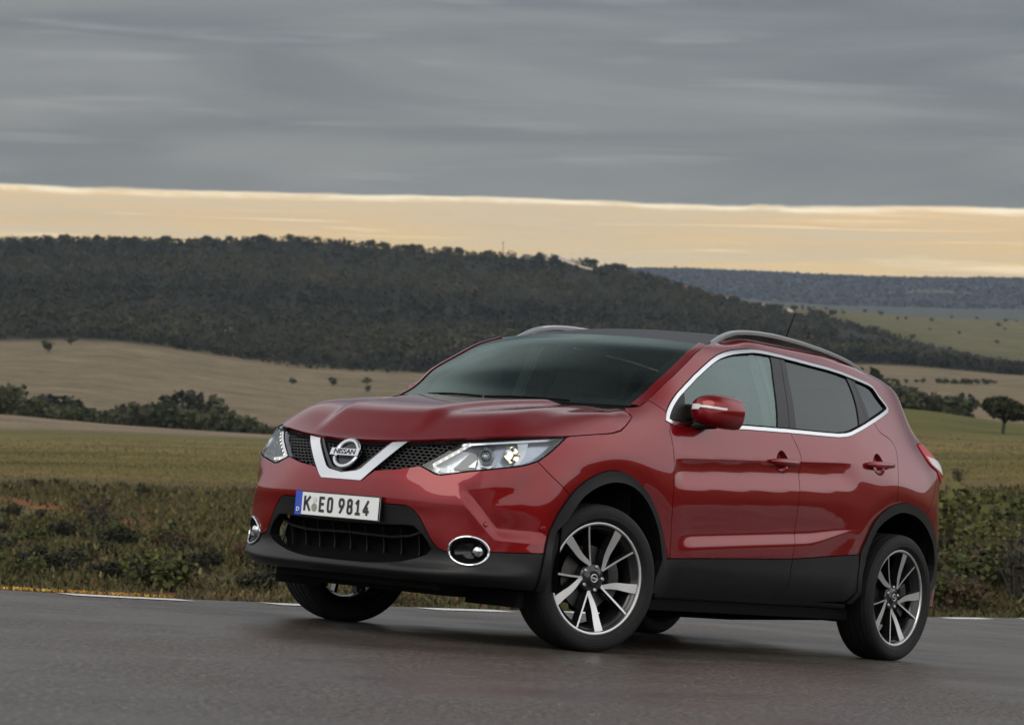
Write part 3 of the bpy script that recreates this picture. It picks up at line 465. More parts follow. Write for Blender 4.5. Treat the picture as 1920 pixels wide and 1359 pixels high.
# columns: station (s) -> profile z:d
def col(kind,v): return (s_of_x(v) if kind=='x' else np.interp(v,_cy[(_s>=0)&(_s<1.3)],_s[(_s>=0)&(_s<1.3)]))
COLS=[
 (0.0,[(.12,-.20),(.2,-.14),(.255,-.11),(.275,-.045),(.295,-.014),(.315,-.018),(.35,-.050),(.40,-.052),(.44,-.042),(.5,-.022),(.57,-.010),(.62,0),(.7,-.006),(.76,-.022),(.82,-.045),(.88,-.075),(.93,-.13),(1.0,-.3),(1.65,-2.2)]),
 (('y',.30),[(.12,-.20),(.2,-.14),(.255,-.108),(.275,-.042),(.295,-.010),(.315,-.014),(.35,-.046),(.40,-.048),(.44,-.038),(.5,-.018),(.57,-.008),(.62,0),(.7,-.006),(.76,-.024),(.82,-.047),(.88,-.077),(.93,-.13),(1.0,-.3),(1.65,-2.2)]),
 (('y',.52),[(.12,-.2),(.2,-.13),(.255,-.09),(.275,-.025),(.295,.006),(.315,.004),(.355,-.026),(.40,-.028),(.44,-.016),(.5,-.010),(.57,-.006),(.62,0),(.7,-.013),(.76,-.030),(.82,-.052),(.88,-.08),(.93,-.12),(1.0,-.26),(1.65,-2.)]),
 (('y',.74),[(.12,-.16),(.2,-.1),(.255,-.06),(.275,-.010),(.297,.028),(.325,.034),(.37,.012),(.41,.008),(.47,.010),(.53,.014),(.63,.024),(.7,.018),(.76,.004),(.82,-.018),(.88,-.05),(.93,-.082),(.97,-.115),(1.05,-.25),(1.65,-1.6)]),
 (('x',1.74),[(.12,-.1),(.2,-.06),(.27,-.02),(.33,0),(.4,.008),(.5,0),(.65,0),(.75,-.008),(.85,-.026),(.91,-.043),(.96,-.066),(1.0,-.11),(1.04,-.2),(1.65,-1.5)]),
 (('x',1.323),[(.12,-.06),(.2,-.03),(.3,0),(.5,0),(.75,0),(.85,-.008),(.92,-.018),(.98,-.033),(1.03,-.055),(1.07,-.085),(1.11,-.14),(1.15,-.24),(1.65,-1.4)]),
 (('x',1.02),[(.12,-.07),(.2,-.045),(.3,-.012),(.4,.002),(.5,0),(.75,-.002),(.85,-.007),(.94,-.018),(1.02,-.033),(1.08,-.055),(1.13,-.09),(1.18,-.15),(1.25,-.25),(1.65,-.9)]),
 (('x',.8),[(.12,-.08),(.2,-.14),(.27,-.085),(.33,-.042),(.38,-.017),(.43,-.004),(.5,-.004),(.6,-.002),(.70,0),(.78,-.001),(.85,-.005),(.95,-.017),(1.05,-.035),(1.1,-.045),(1.2,-.078),(1.3,-.125),(1.4,-.19),(1.5,-.27),(1.65,-.5)]),
 (('x',.35),[(.12,-.08),(.2,-.14),(.27,-.085),(.33,-.042),(.38,-.017),(.43,-.004),(.5,-.004),(.6,-.002),(.70,0),(.78,-.001),(.85,-.005),(.95,-.016),(1.05,-.033),(1.1,-.043),(1.2,-.068),(1.3,-.102),(1.4,-.143),(1.47,-.178),(1.52,-.22),(1.545,-.265),(1.57,-.34),(1.65,-.7)]),
 (('x',-.1),[(.12,-.08),(.2,-.14),(.27,-.085),(.33,-.042),(.38,-.017),(.43,-.004),(.5,-.004),(.6,-.002),(.70,0),(.78,-.001),(.85,-.005),(.95,-.016),(1.05,-.033),(1.1,-.043),(1.2,-.068),(1.3,-.102),(1.4,-.143),(1.5,-.183),(1.55,-.217),(1.582,-.25),(1.61,-.305),(1.625,-.37),(1.65,-.55)]),
 (('x',-.75),[(.12,-.08),(.2,-.14),(.27,-.085),(.33,-.042),(.38,-.017),(.43,-.004),(.5,-.004),(.6,-.002),(.70,0),(.78,-.001),(.85,-.005),(.95,-.012),(1.05,-.03),(1.1,-.042),(1.2,-.072),(1.3,-.108),(1.4,-.15),(1.5,-.20),(1.54,-.23),(1.58,-.265),(1.61,-.315),(1.625,-.38),(1.65,-.55)]),
 (('x',-1.15),[(.12,-.07),(.2,-.045),(.3,-.012),(.4,.002),(.5,0),(.75,0),(.85,-.003),(.95,-.012),(1.05,-.033),(1.1,-.048),(1.2,-.084),(1.3,-.125),(1.38,-.162),(1.45,-.20),(1.5,-.235),(1.54,-.265),(1.57,-.30),(1.592,-.35),(1.605,-.40),(1.65,-.6)]),
 (('x',-1.45),[(.12,-.06),(.2,-.03),(.3,0),(.5,0),(.75,0),(.85,-.004),(.95,-.018),(1.02,-.037),(1.1,-.064),(1.2,-.105),(1.3,-.15),(1.38,-.19),(1.45,-.228),(1.49,-.255),(1.52,-.285),(1.545,-.325),(1.57,-.4),(1.65,-.7)]),
 (('x',-1.75),[(.12,-.08),(.2,-.04),(.3,0),(.5,.004),(.7,0),(.8,-.003),(.88,-.01),(.95,-.02),(1.02,-.036),(1.1,-.072),(1.2,-.135),(1.3,-.195),(1.4,-.245),(1.45,-.27),(1.5,-.315),(1.54,-.4),(1.65,-.7)]),
 (('x',-1.95),[(.12,-.1),(.2,-.06),(.3,-.01),(.45,.006),(.6,.0),(.75,-.005),(.85,-.012),(.92,-.015),(1.0,-.006),(1.06,-.006),(1.1,-.025),(1.14,-.06),(1.2,-.13),(1.3,-.24),(1.4,-.31),(1.45,-.33),(1.5,-.39),(1.65,-.7)]),
 (SMAX-.45,[(.12,-.12),(.2,-.08),(.3,-.02),(.45,.0),(.6,.0),(.72,-.02),(.78,-.05),(.9,-.07),(1.0,-.09),(1.1,-.15),(1.2,-.24),(1.3,-.34),(1.4,-.42),(1.45,-.42),(1.5,-.46),(1.65,-.8)]),
 (SMAX,[(.12,-.12),(.2,-.08),(.3,-.02),(.45,.0),(.6,.0),(.72,-.02),(.78,-.05),(.9,-.07),(1.0,-.09),(1.1,-.15),(1.2,-.24),(1.3,-.34),(1.4,-.42),(1.45,-.42),(1.5,-.46),(1.65,-.8)]),
]
GS=np.arange(-.4,SMAX+.401,.01);GZ=np.arange(.10,1.661,.01)
def _build():
    ss=np.array([c[0] if not isinstance(c[0],tuple) else col(*c[0]) for c in COLS])
    pr=np.array([pchip([a for a,_ in c[1]],[b for _,b in c[1]],GZ) for c in COLS])
    g=np.zeros((len(GS),len(GZ)))
    a=np.abs(GS);a=np.where(a>SMAX,2*SMAX-a,a)
    for j in range(len(GZ)): g[:,j]=pchip(ss,pr[:,j],a)
    g=blur(g,5,0);g=blur(g,1.1,1);return g
GD=_build()
def grid(s,z):
    s=np.abs(s);i=np.clip((s-GS[0])/.01,1,len(GS)-3);j=np.clip((z-GZ[0])/.01,1,len(GZ)-3)
    i0=i.astype(int);j0=j.astype(int);u=i-i0;v=j-j0
    def w(t): return ((1-t)**3/6,(3*t**3-6*t*t+4)/6,(-3*t**3+3*t*t+3*t+1)/6,t**3/6)
    wu,wv=w(u),w(v);o=0
    for a in range(4):
        for b in range(4): o=o+wu[a]*wv[b]*GD[i0+a-1,j0+b-1]
    return o
FA,RA,AZ=1.323,-1.323,.343     # axles, axle height
def feat(s,z):
    x,_=plan(s);d=0*z
    side=sstep(1.02,1.25,s)
    # shoulder crease: a sharp edge with an undercut below it
    zc=.985-.0585*x;q=z-zc
    fx=sstep(.905,.79,x)*sstep(-.84,-.62,x)*side
    lo=pchip([-.42,-.34,-.26,-.20,-.15,-.105,-.066,-.03,0],[-.0045,-.003,.0005,.0038,.0042,-.0035,-.0098,-.0068,0],np.clip(q,-.42,0))
    d=d+fx*np.where(q>0,-.07*q*np.exp(-np.clip(q,0,9)/.07),lo)
    # lower ledge
    zl=.592-.066*x+.035*sstep(-.30,-.80,x);wd=np.clip(sstep(-.92,-.30,x),.25,1);q=(z-zl)/wd
    fx=sstep(.83,.68,x)*sstep(-.90,-.55,x)*side
    d=d+fx*wd*pchip([-.16,-.11,-.07,-.036,.034,.06,.11,.17],[0,.0035,.0085,.0100,-.0055,-.0050,-.002,0],np.clip(q,-.16,.17))
    # arch flares
    for ax in (FA,RA):
        r=np.hypot(x-ax,z-AZ)
        d=d-.013*np.exp(-np.clip(r-.45,0,9)**2/(2*.060**2))*side*sstep(.2,.45,z)
    # scooped panel beside each fog lamp
    m=sstep(.60+.20*np.clip((.70-z)/.21,0,1)-.012,.60+.20*np.clip((.70-z)/.21,0,1)+.052,s)*sstep(.476,.528,z)*sstep(.70+.40*(s-.6)+.05,.70+.40*(s-.6)-.15,z)*sstep(1.10,.93,s)
    d=d-.026*m
    return d
def P(s,z,off=0.):
    s=np.asarray(s,float);z=np.asarray(z,float);x,y=plan(s);nx,ny=plan_n(s)
    d=grid(s,z)+feat(np.abs(s),z)+off
    return np.stack([x+nx*d,y+ny*d,z],-1)
def N(s,z):
    e=.003;a=P(s+e,z)-P(s-e,z);b=P(s,z+e)-P(s,z-e);n=np.cross(a,b)
    return n/np.linalg.norm(n,axis=-1,keepdims=True)

surf_max = SMAX
def P_rear(s, z, off=0.):                                        # same surface, measured from the middle of the tail (s negative on the left)
    s = np.asarray(s, float); sg = np.where(s > 0, -1., 1.); p = P(SMAX-np.abs(s), z, off); return p*np.stack([np.ones_like(s), sg, np.ones_like(s)], -1)
def N_rear(s, z):
    s = np.asarray(s, float); sg = np.where(s > 0, -1., 1.); p = N(SMAX-np.abs(s), z); return p*np.stack([np.ones_like(s), sg, np.ones_like(s)], -1)

# outlines of the panels on that surface (arc length, height)
OUT={
 'hood_edge':[(.000,.882),(.060,.882),(.135,.883),(.167,.885),(.199,.886),(.230,.888),(.263,.890),(.296,.892),(.332,.894),(.363,.897),(.396,.900),(.430,.903),(.465,.907),(.500,.910),(.535,.914),(.571,.917),(.602,.920),(.634,.924),(.667,.927),(.700,.931),(.733,.934),(.764,.938),(.794,.941),(.822,.944),(.863,.947),(.898,.951),(.932,.953),(.966,.956),(1.002,.959),(1.034,.962),(1.067,.964),(1.100,.966),(1.133,.969),(1.166,.971),(1.197,.974),(1.233,.978),(1.266,.982),(1.299,.987),(1.332,.991),(1.364,.995),(1.398,1.000),(1.433,1.004),(1.466,1.008),(1.496,1.012),(1.521,1.016),(1.579,1.031),(1.626,1.057),(1.671,1.083),(1.717,1.109)],
 'hood_tail':[(1.717,1.109),(1.718,1.126),(1.738,1.151)],
 'lamp_low':[(.416,.780),(.455,.766),(.500,.748),(.532,.745),(.557,.750),(.590,.756),(.626,.763),(.660,.770),(.691,.775),(.722,.781),(.752,.786),(.782,.792),(.822,.799),(.861,.806),(.895,.812),(.930,.820),(.958,.828),(1.008,.846)],
 'lamp_out':[(1.008,.846),(1.043,.867),(1.075,.887),(1.102,.905),(1.129,.924),(1.164,.947),(1.201,.970)],
 'lamp_top':[(1.201,.970),(.998,.948),(.829,.928),(.606,.904)],
 'lamp_in':[(.606,.904),(.416,.780)],
 'split':[(1.008,.843),(1.032,.824),(1.055,.805),(1.082,.784),(1.106,.769),(1.133,.752),(1.160,.736),(1.187,.720)],
 'archF':[(1.056,.405),(1.065,.458),(1.073,.496),(1.082,.534),(1.106,.583),(1.135,.629),(1.156,.655),(1.180,.683),(1.206,.709),(1.236,.735),(1.261,.753),(1.289,.771),(1.318,.787),(1.347,.801),(1.377,.813),(1.406,.823),(1.436,.831),(1.464,.838),(1.495,.842),(1.526,.843),(1.559,.841),(1.592,.836),(1.625,.828),(1.657,.817),(1.690,.803),(1.723,.786),(1.756,.766),(1.786,.744),(1.814,.719),(1.840,.692),(1.862,.665),(1.882,.639),(1.899,.613),(1.913,.587),(1.933,.544),(1.948,.505),(1.964,.454)],
 'archFi':[(1.189,.588),(1.211,.616),(1.234,.645),(1.259,.675),(1.291,.705),(1.320,.724),(1.353,.742),(1.389,.758),(1.418,.768),(1.449,.777),(1.481,.784),(1.512,.788),(1.550,.790),(1.587,.789),(1.623,.783),(1.657,.774),(1.691,.761),(1.724,.745),(1.754,.725),(1.783,.702),(1.809,.677),(1.833,.650),(1.855,.620),(1.873,.592),(1.892,.556),(1.906,.520),(1.918,.483),(1.929,.445)],
 'archR':[(3.728,.496),(3.725,.552),(3.738,.580),(3.758,.611),(3.779,.643),(3.797,.673),(3.816,.704),(3.839,.731),(3.867,.754),(3.899,.775),(3.932,.793),(3.964,.809),(3.997,.822),(4.032,.833),(4.061,.840),(4.091,.845),(4.122,.849),(4.152,.852),(4.191,.853),(4.229,.851),(4.268,.847),(4.299,.842),(4.332,.835),(4.364,.828),(4.395,.818),(4.424,.807),(4.451,.795),(4.478,.781),(4.505,.765),(4.533,.745),(4.561,.724),(4.588,.701),(4.612,.680),(4.636,.654),(4.656,.629),(4.676,.604)],
 'archRi':[(3.782,.504),(3.789,.533),(3.797,.562),(3.810,.593),(3.825,.619),(3.843,.648),(3.864,.675),(3.886,.699),(3.911,.718),(3.938,.735),(3.967,.749),(3.996,.762),(4.028,.774),(4.061,.784),(4.095,.793),(4.128,.798),(4.162,.801),(4.196,.800),(4.229,.798),(4.263,.794),(4.296,.788),(4.330,.779),(4.363,.770),(4.393,.759),(4.428,.744),(4.459,.728),(4.489,.711),(4.517,.692),(4.544,.672),(4.570,.652)],
 'archR_end':[(4.676,.604),(4.685,.575),(4.693,.545),(4.699,.515),(4.706,.470),(4.698,.429),(4.679,.412),(4.652,.397),(4.622,.383),(4.594,.368)],
 'archRi_end':[(4.570,.652),(4.596,.621),(4.618,.588),(4.630,.560),(4.639,.529),(4.639,.499),(4.624,.471),(4.600,.443),(4.576,.415)],
 'archR_pre':[(3.747,.354),(3.733,.390),(3.724,.425),(3.724,.461),(3.728,.496)],
 'archRi_pre':[(3.787,.350),(3.774,.389),(3.766,.427),(3.771,.465),(3.782,.504)],
 'archF_end':[(1.964,.454),(1.973,.419),(1.985,.383),(2.006,.346),(2.029,.308)],
 'bump_low':[(1.060,.435),(1.024,.433),(.989,.431),(.953,.430),(.919,.428),(.884,.426),(.850,.425),(.817,.423),(.788,.421),(.755,.417),(.727,.412),(.696,.408),(.658,.407),(.618,.407),(.585,.408),(.547,.419),(.511,.457),(.493,.485),(.471,.520),(.452,.548),(.413,.586),(.377,.597),(.343,.598),(.301,.598),(.258,.598)],
 'v_out':[(.309,.888),(.132,.702)],
 'v_in':[(.234,.878),(.095,.737)],
 'v_c':[(.005,.694),(-.004,.724)],
 'grille_low':[(.186,.744),(.306,.758),(.416,.780)],
 'lowgrille':[(.141,.499),(.174,.500),(.208,.501),(.241,.502),(.272,.503),(.314,.505),(.354,.508),(.385,.509),(.421,.507),(.464,.477),(.495,.444),(.514,.412),(.493,.389),(.460,.375),(.419,.361),(.391,.354),(.362,.347),(.328,.342),(.296,.338),(.260,.334),(.222,.331),(.186,.328)],
 'door_lead':[(1.933,1.111),(1.950,1.069),(1.959,1.030),(1.967,.990),(1.971,.939),(1.970,.910),(1.969,.873),(1.968,.834),(1.967,.797),(1.968,.762),(1.970,.728),(1.973,.696),(1.976,.665),(1.981,.627),(1.987,.592),(1.993,.558),(1.997,.524),(2.001,.491),(2.004,.459)],
 'door_mid':[(3.028,1.141),(3.060,1.100),(3.077,1.079),(3.096,1.053),(3.107,1.023),(3.106,.989),(3.096,.953),(3.087,.913),(3.083,.880),(3.077,.846),(3.073,.811),(3.070,.777),(3.070,.742),(3.072,.706),(3.074,.671),(3.074,.640),(3.071,.602),(3.066,.569),(3.061,.542),(3.060,.504)],
 'door_mid2':[(3.060,.504),(3.055,.465),(3.055,.427),(3.065,.392),(3.079,.359)],
 'door_trail':[(3.930,1.272),(3.959,1.226),(3.986,1.214),(4.017,1.205),(4.051,1.197),(4.084,1.185),(4.109,1.166),(4.123,1.136),(4.120,1.104),(4.109,1.066),(4.099,1.029),(4.087,.985),(4.078,.942),(4.077,.910),(4.078,.876),(4.080,.842)],
 'clad_top':[(1.964,.454),(1.993,.456),(2.018,.458),(2.043,.459),(2.070,.461),(2.100,.462),(2.135,.464),(2.179,.466),(2.203,.467),(2.229,.468),(2.257,.470),(2.286,.471),(2.317,.472),(2.349,.473),(2.382,.475),(2.416,.476),(2.450,.478),(2.483,.479),(2.517,.480),(2.550,.482),(2.583,.483),(2.614,.484),(2.644,.486),(2.678,.487),(2.711,.488),(2.745,.490),(2.778,.491),(2.811,.492),(2.844,.494),(2.876,.495),(2.908,.496),(2.939,.498),(2.970,.499),(3.001,.501),(3.031,.502),(3.060,.504),(3.094,.506),(3.126,.508),(3.158,.510),(3.189,.513),(3.220,.515),(3.250,.517),(3.279,.520),(3.308,.522),(3.338,.525),(3.367,.527),(3.396,.530),(3.429,.532),(3.461,.535),(3.492,.537),(3.524,.540),(3.555,.542),(3.586,.545),(3.617,.547),(3.648,.550),(3.679,.552),(3.711,.555)],
 'ws_edge':[(1.827,1.167),(1.861,1.186),(1.895,1.204),(1.929,1.225),(1.956,1.244),(1.983,1.265),(2.010,1.286),(2.036,1.305),(2.068,1.325),(2.099,1.343),(2.130,1.361),(2.161,1.378),(2.192,1.396),(2.225,1.414),(2.251,1.429),(2.277,1.444),(2.305,1.460),(2.335,1.475),(2.361,1.486),(2.389,1.497),(2.418,1.507),(2.447,1.518),(2.475,1.529)],
 'cowlside':[(1.738,1.151),(1.783,1.158),(1.827,1.167)],
 'pillar_split':[(1.897,1.202),(1.957,1.158)],
 'chrome':[(1.933,1.111),(1.961,1.153),(1.982,1.176),(2.007,1.201),(2.035,1.226),(2.068,1.252),(2.093,1.268),(2.120,1.284),(2.148,1.301),(2.180,1.319),(2.213,1.338),(2.245,1.357),(2.278,1.374),(2.310,1.391),(2.342,1.408),(2.374,1.424),(2.406,1.440),(2.437,1.454),(2.466,1.466),(2.494,1.477),(2.523,1.487),(2.552,1.495),(2.581,1.503),(2.612,1.510),(2.643,1.517),(2.676,1.523),(2.713,1.529),(2.746,1.534),(2.783,1.539),(2.820,1.544),(2.853,1.548),(2.892,1.550),(2.927,1.551),(2.963,1.551),(2.998,1.551),(3.033,1.550),(3.077,1.549),(3.104,1.549),(3.133,1.548),(3.164,1.546),(3.197,1.545),(3.232,1.544),(3.266,1.543),(3.298,1.541),(3.332,1.540),(3.367,1.539),(3.402,1.537),(3.436,1.536),(3.468,1.535),(3.497,1.534),(3.532,1.533),(3.561,1.532),(3.588,1.531),(3.616,1.529),(3.648,1.527),(3.679,1.525),(3.712,1.523),(3.746,1.520),(3.781,1.516),(3.816,1.513),(3.850,1.510),(3.883,1.506),(3.919,1.503),(3.954,1.499),(3.986,1.495),(4.015,1.492),(4.038,1.488),(4.079,1.476),(4.096,1.453),(4.114,1.427),(4.144,1.404),(4.170,1.384),(4.187,1.361),(4.157,1.338),(4.135,1.331),(4.108,1.322),(4.075,1.312),(4.041,1.301),(4.005,1.290),(3.972,1.280),(3.941,1.270),(3.909,1.260),(3.879,1.250),(3.849,1.241),(3.821,1.231),(3.793,1.223),(3.766,1.214),(3.727,1.202),(3.690,1.191),(3.655,1.180),(3.624,1.172),(3.579,1.163),(3.539,1.159),(3.516,1.156),(3.490,1.154),(3.435,1.152),(3.414,1.151),(3.388,1.150),(3.359,1.149),(3.328,1.148),(3.295,1.147),(3.261,1.146),(3.227,1.145),(3.192,1.144),(3.158,1.143),(3.126,1.142),(3.096,1.141),(3.069,1.140),(3.031,1.139),(2.996,1.138),(2.963,1.137),(2.932,1.135),(2.902,1.134),(2.873,1.133),(2.845,1.132),(2.817,1.131),(2.782,1.130),(2.751,1.128),(2.721,1.127),(2.691,1.126),(2.658,1.125),(2.621,1.123),(2.593,1.122),(2.562,1.120),(2.530,1.119),(2.497,1.118),(2.463,1.116),(2.430,1.115),(2.397,1.113),(2.365,1.112),(2.336,1.110),(2.299,1.108),(2.263,1.106),(2.228,1.104),(2.194,1.102),(2.162,1.101),(2.133,1.099),(2.106,1.098),(2.068,1.096),(2.039,1.095),(2.013,1.095),(1.985,1.094)],
 'tail_in':[(4.538,1.191),(4.559,1.149),(4.587,1.105),(4.612,1.087),(4.640,1.073),(4.669,1.061),(4.698,1.050)],
 'bumpR_seam':[(4.694,1.044),(4.673,1.021),(4.652,.998),(4.631,.975),(4.610,.951),(4.586,.927),(4.564,.907),(4.540,.886),(4.516,.864),(4.491,.843),(4.466,.821),(4.442,.800)],
 'gA':[(3.009,1.523),(2.919,1.146)],
 'gB':[(3.099,1.546),(3.023,1.141)],
 'gC':[(3.144,1.518),(3.090,1.146)],
 'gD':[(3.777,1.510),(3.782,1.473),(3.786,1.435),(3.788,1.397),(3.787,1.359),(3.782,1.322),(3.774,1.288),(3.765,1.257),(3.755,1.227)],
 'gE':[(3.836,1.504),(3.850,1.252)],
 'gF':[(3.867,1.490),(3.901,1.276)],
 'patch':[(2.147,1.298),(2.093,1.099)],
 'roof_edge':[(2.483,1.529),(2.521,1.538),(2.559,1.547),(2.600,1.557),(2.649,1.568),(2.702,1.580),(2.750,1.589),(2.799,1.597),(2.860,1.603),(2.891,1.605),(2.926,1.608),(2.965,1.611),(3.007,1.613),(3.052,1.615),(3.100,1.616),(3.139,1.616),(3.180,1.617),(3.224,1.617),(3.269,1.616),(3.315,1.616),(3.361,1.615),(3.406,1.614),(3.450,1.612),(3.492,1.610),(3.535,1.607),(3.577,1.605),(3.618,1.601),(3.659,1.598),(3.700,1.595),(3.740,1.591),(3.780,1.588),(3.826,1.584),(3.872,1.580),(3.917,1.576),(3.962,1.572),(4.005,1.569),(4.044,1.565),(4.080,1.562),(4.133,1.557),(4.177,1.554),(4.215,1.550),(4.250,1.547),(4.311,1.540),(4.360,1.532),(4.430,1.506)],
}
PT={'emblem': (-0.006, 0.812), 'plate': (-0.003, 0.569), 'sensor1': (0.762, 0.543), 'sensor2': (1.049, 0.544), 'fogL': (0.605, 0.41), 'fogR': (0.787, 0.426), 'fogT': (0.692, 0.482), 'fogB': (0.703, 0.356), 'fogbulb': (0.752, 0.422), 'bulb1': (0.742, 0.847), 'bulb2': (0.87, 0.865), 'led0': (0.653, 0.897), 'led1': (0.466, 0.786), 'led2': (0.553, 0.763), 'h1a': (2.802, 0.982), 'h1b': (3.064, 0.99), 'h1c': (2.926, 0.991), 'h1t': (2.916, 1.046), 'h1bt': (2.916, 0.931), 'h2a': (3.737, 1.033), 'h2b': (4.035, 1.048), 'h2t': (3.874, 1.099), 'h2bt': (3.867, 0.983), 'tailtip': (4.554, 1.191)}
# ------------------------------------------------------------------ panels: outlines cut from the body surface
def inpoly(p, poly):
    p = np.asarray(p, float); q = np.asarray(poly, float); x, y = p[:, 0], p[:, 1]; r = np.zeros(len(p), bool)
    x0, y0 = q[:, 0], q[:, 1]; x1, y1 = np.roll(x0, -1), np.roll(y0, -1)
    for a, b, c, d in zip(x0, y0, x1, y1):
        if b == d: continue
        r ^= ((b > y) != (d > y)) & (x < (c-a)*(y-b)/(d-b)+a)
    return r
def area(p):
    p = np.asarray(p); return .5*np.sum(p[:, 0]*np.roll(p[:, 1], -1)-np.roll(p[:, 0], -1)*p[:, 1])
def clean(p, tol=1e-3):
    o = []
    for q in p:
        if not o or np.hypot(q[0]-o[-1][0], q[1]-o[-1][1]) > tol: o.append((float(q[0]), float(q[1])))
    if np.hypot(o[0][0]-o[-1][0], o[0][1]-o[-1][1]) < tol: o.pop()
    return np.array(o)
def resamp(p, step, closed=True):
    p = np.asarray(p, float); q = np.vstack([p, p[:1]]) if closed else p; o = []
    for a, b in zip(q[:-1], q[1:]):
        k = max(1, int(math.ceil(np.hypot(*(b-a))/step))); o += [a+(b-a)*t for t in np.arange(k)/k]
    if not closed: o.append(q[-1])
    return np.array(o)
def inset(p, g):
    p = clean(p); s = 1 if area(p) > 0 else -1
    e = np.roll(p, -1, 0)-p; e /= np.linalg.norm(e, axis=1)[:, None]; n = np.stack([-e[:, 1], e[:, 0]], 1)*s; m = np.roll(n, 1, 0)
    b = n+m; b /= np.maximum(np.linalg.norm(b, axis=1), .3)[:, None]; c = np.clip((b*n).sum(1), .45, 1)
    return p+b*(g/c)[:, None]
def cdt(poly, holes, step, lines=()):
    poly = resamp(clean(poly), step); holes = [resamp(clean(h), step) for h in holes]
    V = []; E = []
    for l in [poly]+holes:
        k = len(V); V += [tuple(q) for q in l]; E += [(k+i, k+(i+1) % len(l)) for i in range(len(l))]
    bd = np.array(V)
    for l in lines:
        l = resamp(np.array(l), step, False); k = len(V); ok = inpoly(l, poly)
        dd = np.array([np.hypot(bd[:, 0]-a, bd[:, 1]-b).min() for a, b in l]); ok &= dd > step*.35
        idx = {}
        for i, q in enumerate(l):
            if ok[i]: idx[i] = len(V); V.append(tuple(q))
        E += [(idx[i], idx[i+1]) for i in idx if i+1 in idx]
    lo, hi = poly.min(0), poly.max(0); X, Y = np.meshgrid(np.arange(lo[0], hi[0], step), np.arange(lo[1], hi[1], step), indexing='ij')
    G = np.stack([X.ravel()+.31*step, Y.ravel()+.17*step], 1); G = G[inpoly(G, poly)]
    for h in holes: G = G[~inpoly(G, h)]
    A = np.array(V); keep = np.ones(len(G), bool)
    for q in A: keep &= np.hypot(G[:, 0]-q[0], G[:, 1]-q[1]) > step*.5
    V += [tuple(q) for q in G[keep]]
    r = geometry.delaunay_2d_cdt([Vector(v) for v in V], E, [], 0, 1e-6)
    v = np.array([(a.x, a.y) for a in r[0]]); f = np.array([t for t in r[2] if len(t) == 3]); c = v[f].mean(1)
    k = inpoly(c, poly)
    for h in holes: k &= ~inpoly(c, h)
    f = f[k]; a = v[f[:, 0]]; b = v[f[:, 1]]-a; c = v[f[:, 2]]-a; fl = (b[:, 0]*c[:, 1]-b[:, 1]*c[:, 0]) < 0; f[fl] = f[fl][:, ::-1]
    us = np.unique(f); mp = -np.ones(len(v), int); mp[us] = np.arange(len(us)); return v[us], mp[f]
def shell(name, mat, parent, poly, S=None, Nf=None, holes=(), step=.022, off=0., flange=.016, lines=(), mirror=False, gap=.0022, fnormal=None):
    S = S or P; Nf = Nf or N
    if gap: poly = inset(poly, gap); holes = [inset(h, -gap) for h in holes]
    v, f = cdt(poly, holes, step, lines); O = S(v[:, 0], v[:, 1], off); n = Nf(v[:, 0], v[:, 1])
    V = [O]; F = [tuple(t) for t in f]; LN = [n[i] for t in f for i in t]
    if flange:
        cnt = {}
        for t in f:
            for a, b in ((t[0], t[1]), (t[1], t[2]), (t[2], t[0])): cnt[(int(a), int(b))] = 1
        be = [e for e in cnt if (e[1], e[0]) not in cnt]; us = sorted({i for e in be for i in e}); mp = {i: len(O)+k for k, i in enumerate(us)}
        I = S(v[us, 0], v[us, 1], off-flange); V.append(I)
        for a, b in be:
            F.append((b, a, mp[a], mp[b])); q = np.cross(O[a]-O[b], I[mp[a]-len(O)]-O[b]); q /= np.linalg.norm(q)+1e-12; LN += [q]*4
    V = np.vstack(V); LN = np.array(LN)
    if mirror:
        V = V*[1, -1, 1]; LN2 = []; k = 0; F2 = []
        for t in F: F2.append(t[::-1]); LN2 += [LN[k+i] for i in range(len(t))][::-1]; k += len(t)
        F = F2; LN = np.array(LN2)*[1, -1, 1]
    return mesh_obj(name, V, F, mat, parent, True, LN)
def both(name, mat, parent, poly, **k):
    return [shell(name, mat, p, poly, mirror=m, **k) for p, m in zip(parent if isinstance(parent, (list, tuple)) else (parent, parent), (False, True))]
def sym(half): h = np.asarray(half, float); return np.vstack([h, h[::-1]*[-1, 1]])
def ell_(cx, cz, ra=.058, rb=.056): t = np.arange(40)*2*math.pi/40; return np.stack([cx+ra*np.cos(t)*(1-.25*np.sin(t)), cz+rb*np.sin(t)], 1)
def A_(k): return np.array(OUT[k], float)
def cat(*a): return np.vstack([np.atleast_2d(np.asarray(x, float)) for x in a])
def near(c, q): return int(np.hypot(c[:, 0]-q[0], c[:, 1]-q[1]).argmin())
def frame(s, z, off=0., side=1):                                # local frame on the body: origin, along, up, out
    o = P(np.array([s]), np.array([z]), off)[0]; n = N(np.array([s]), np.array([z]))[0]; u = np.array([0, 0, 1.])-n*n[2]; u /= np.linalg.norm(u); a = np.cross(u, n)
    return o*[1, side, 1], a*[1, side, 1], u*[1, side, 1], n*[1, side, 1]

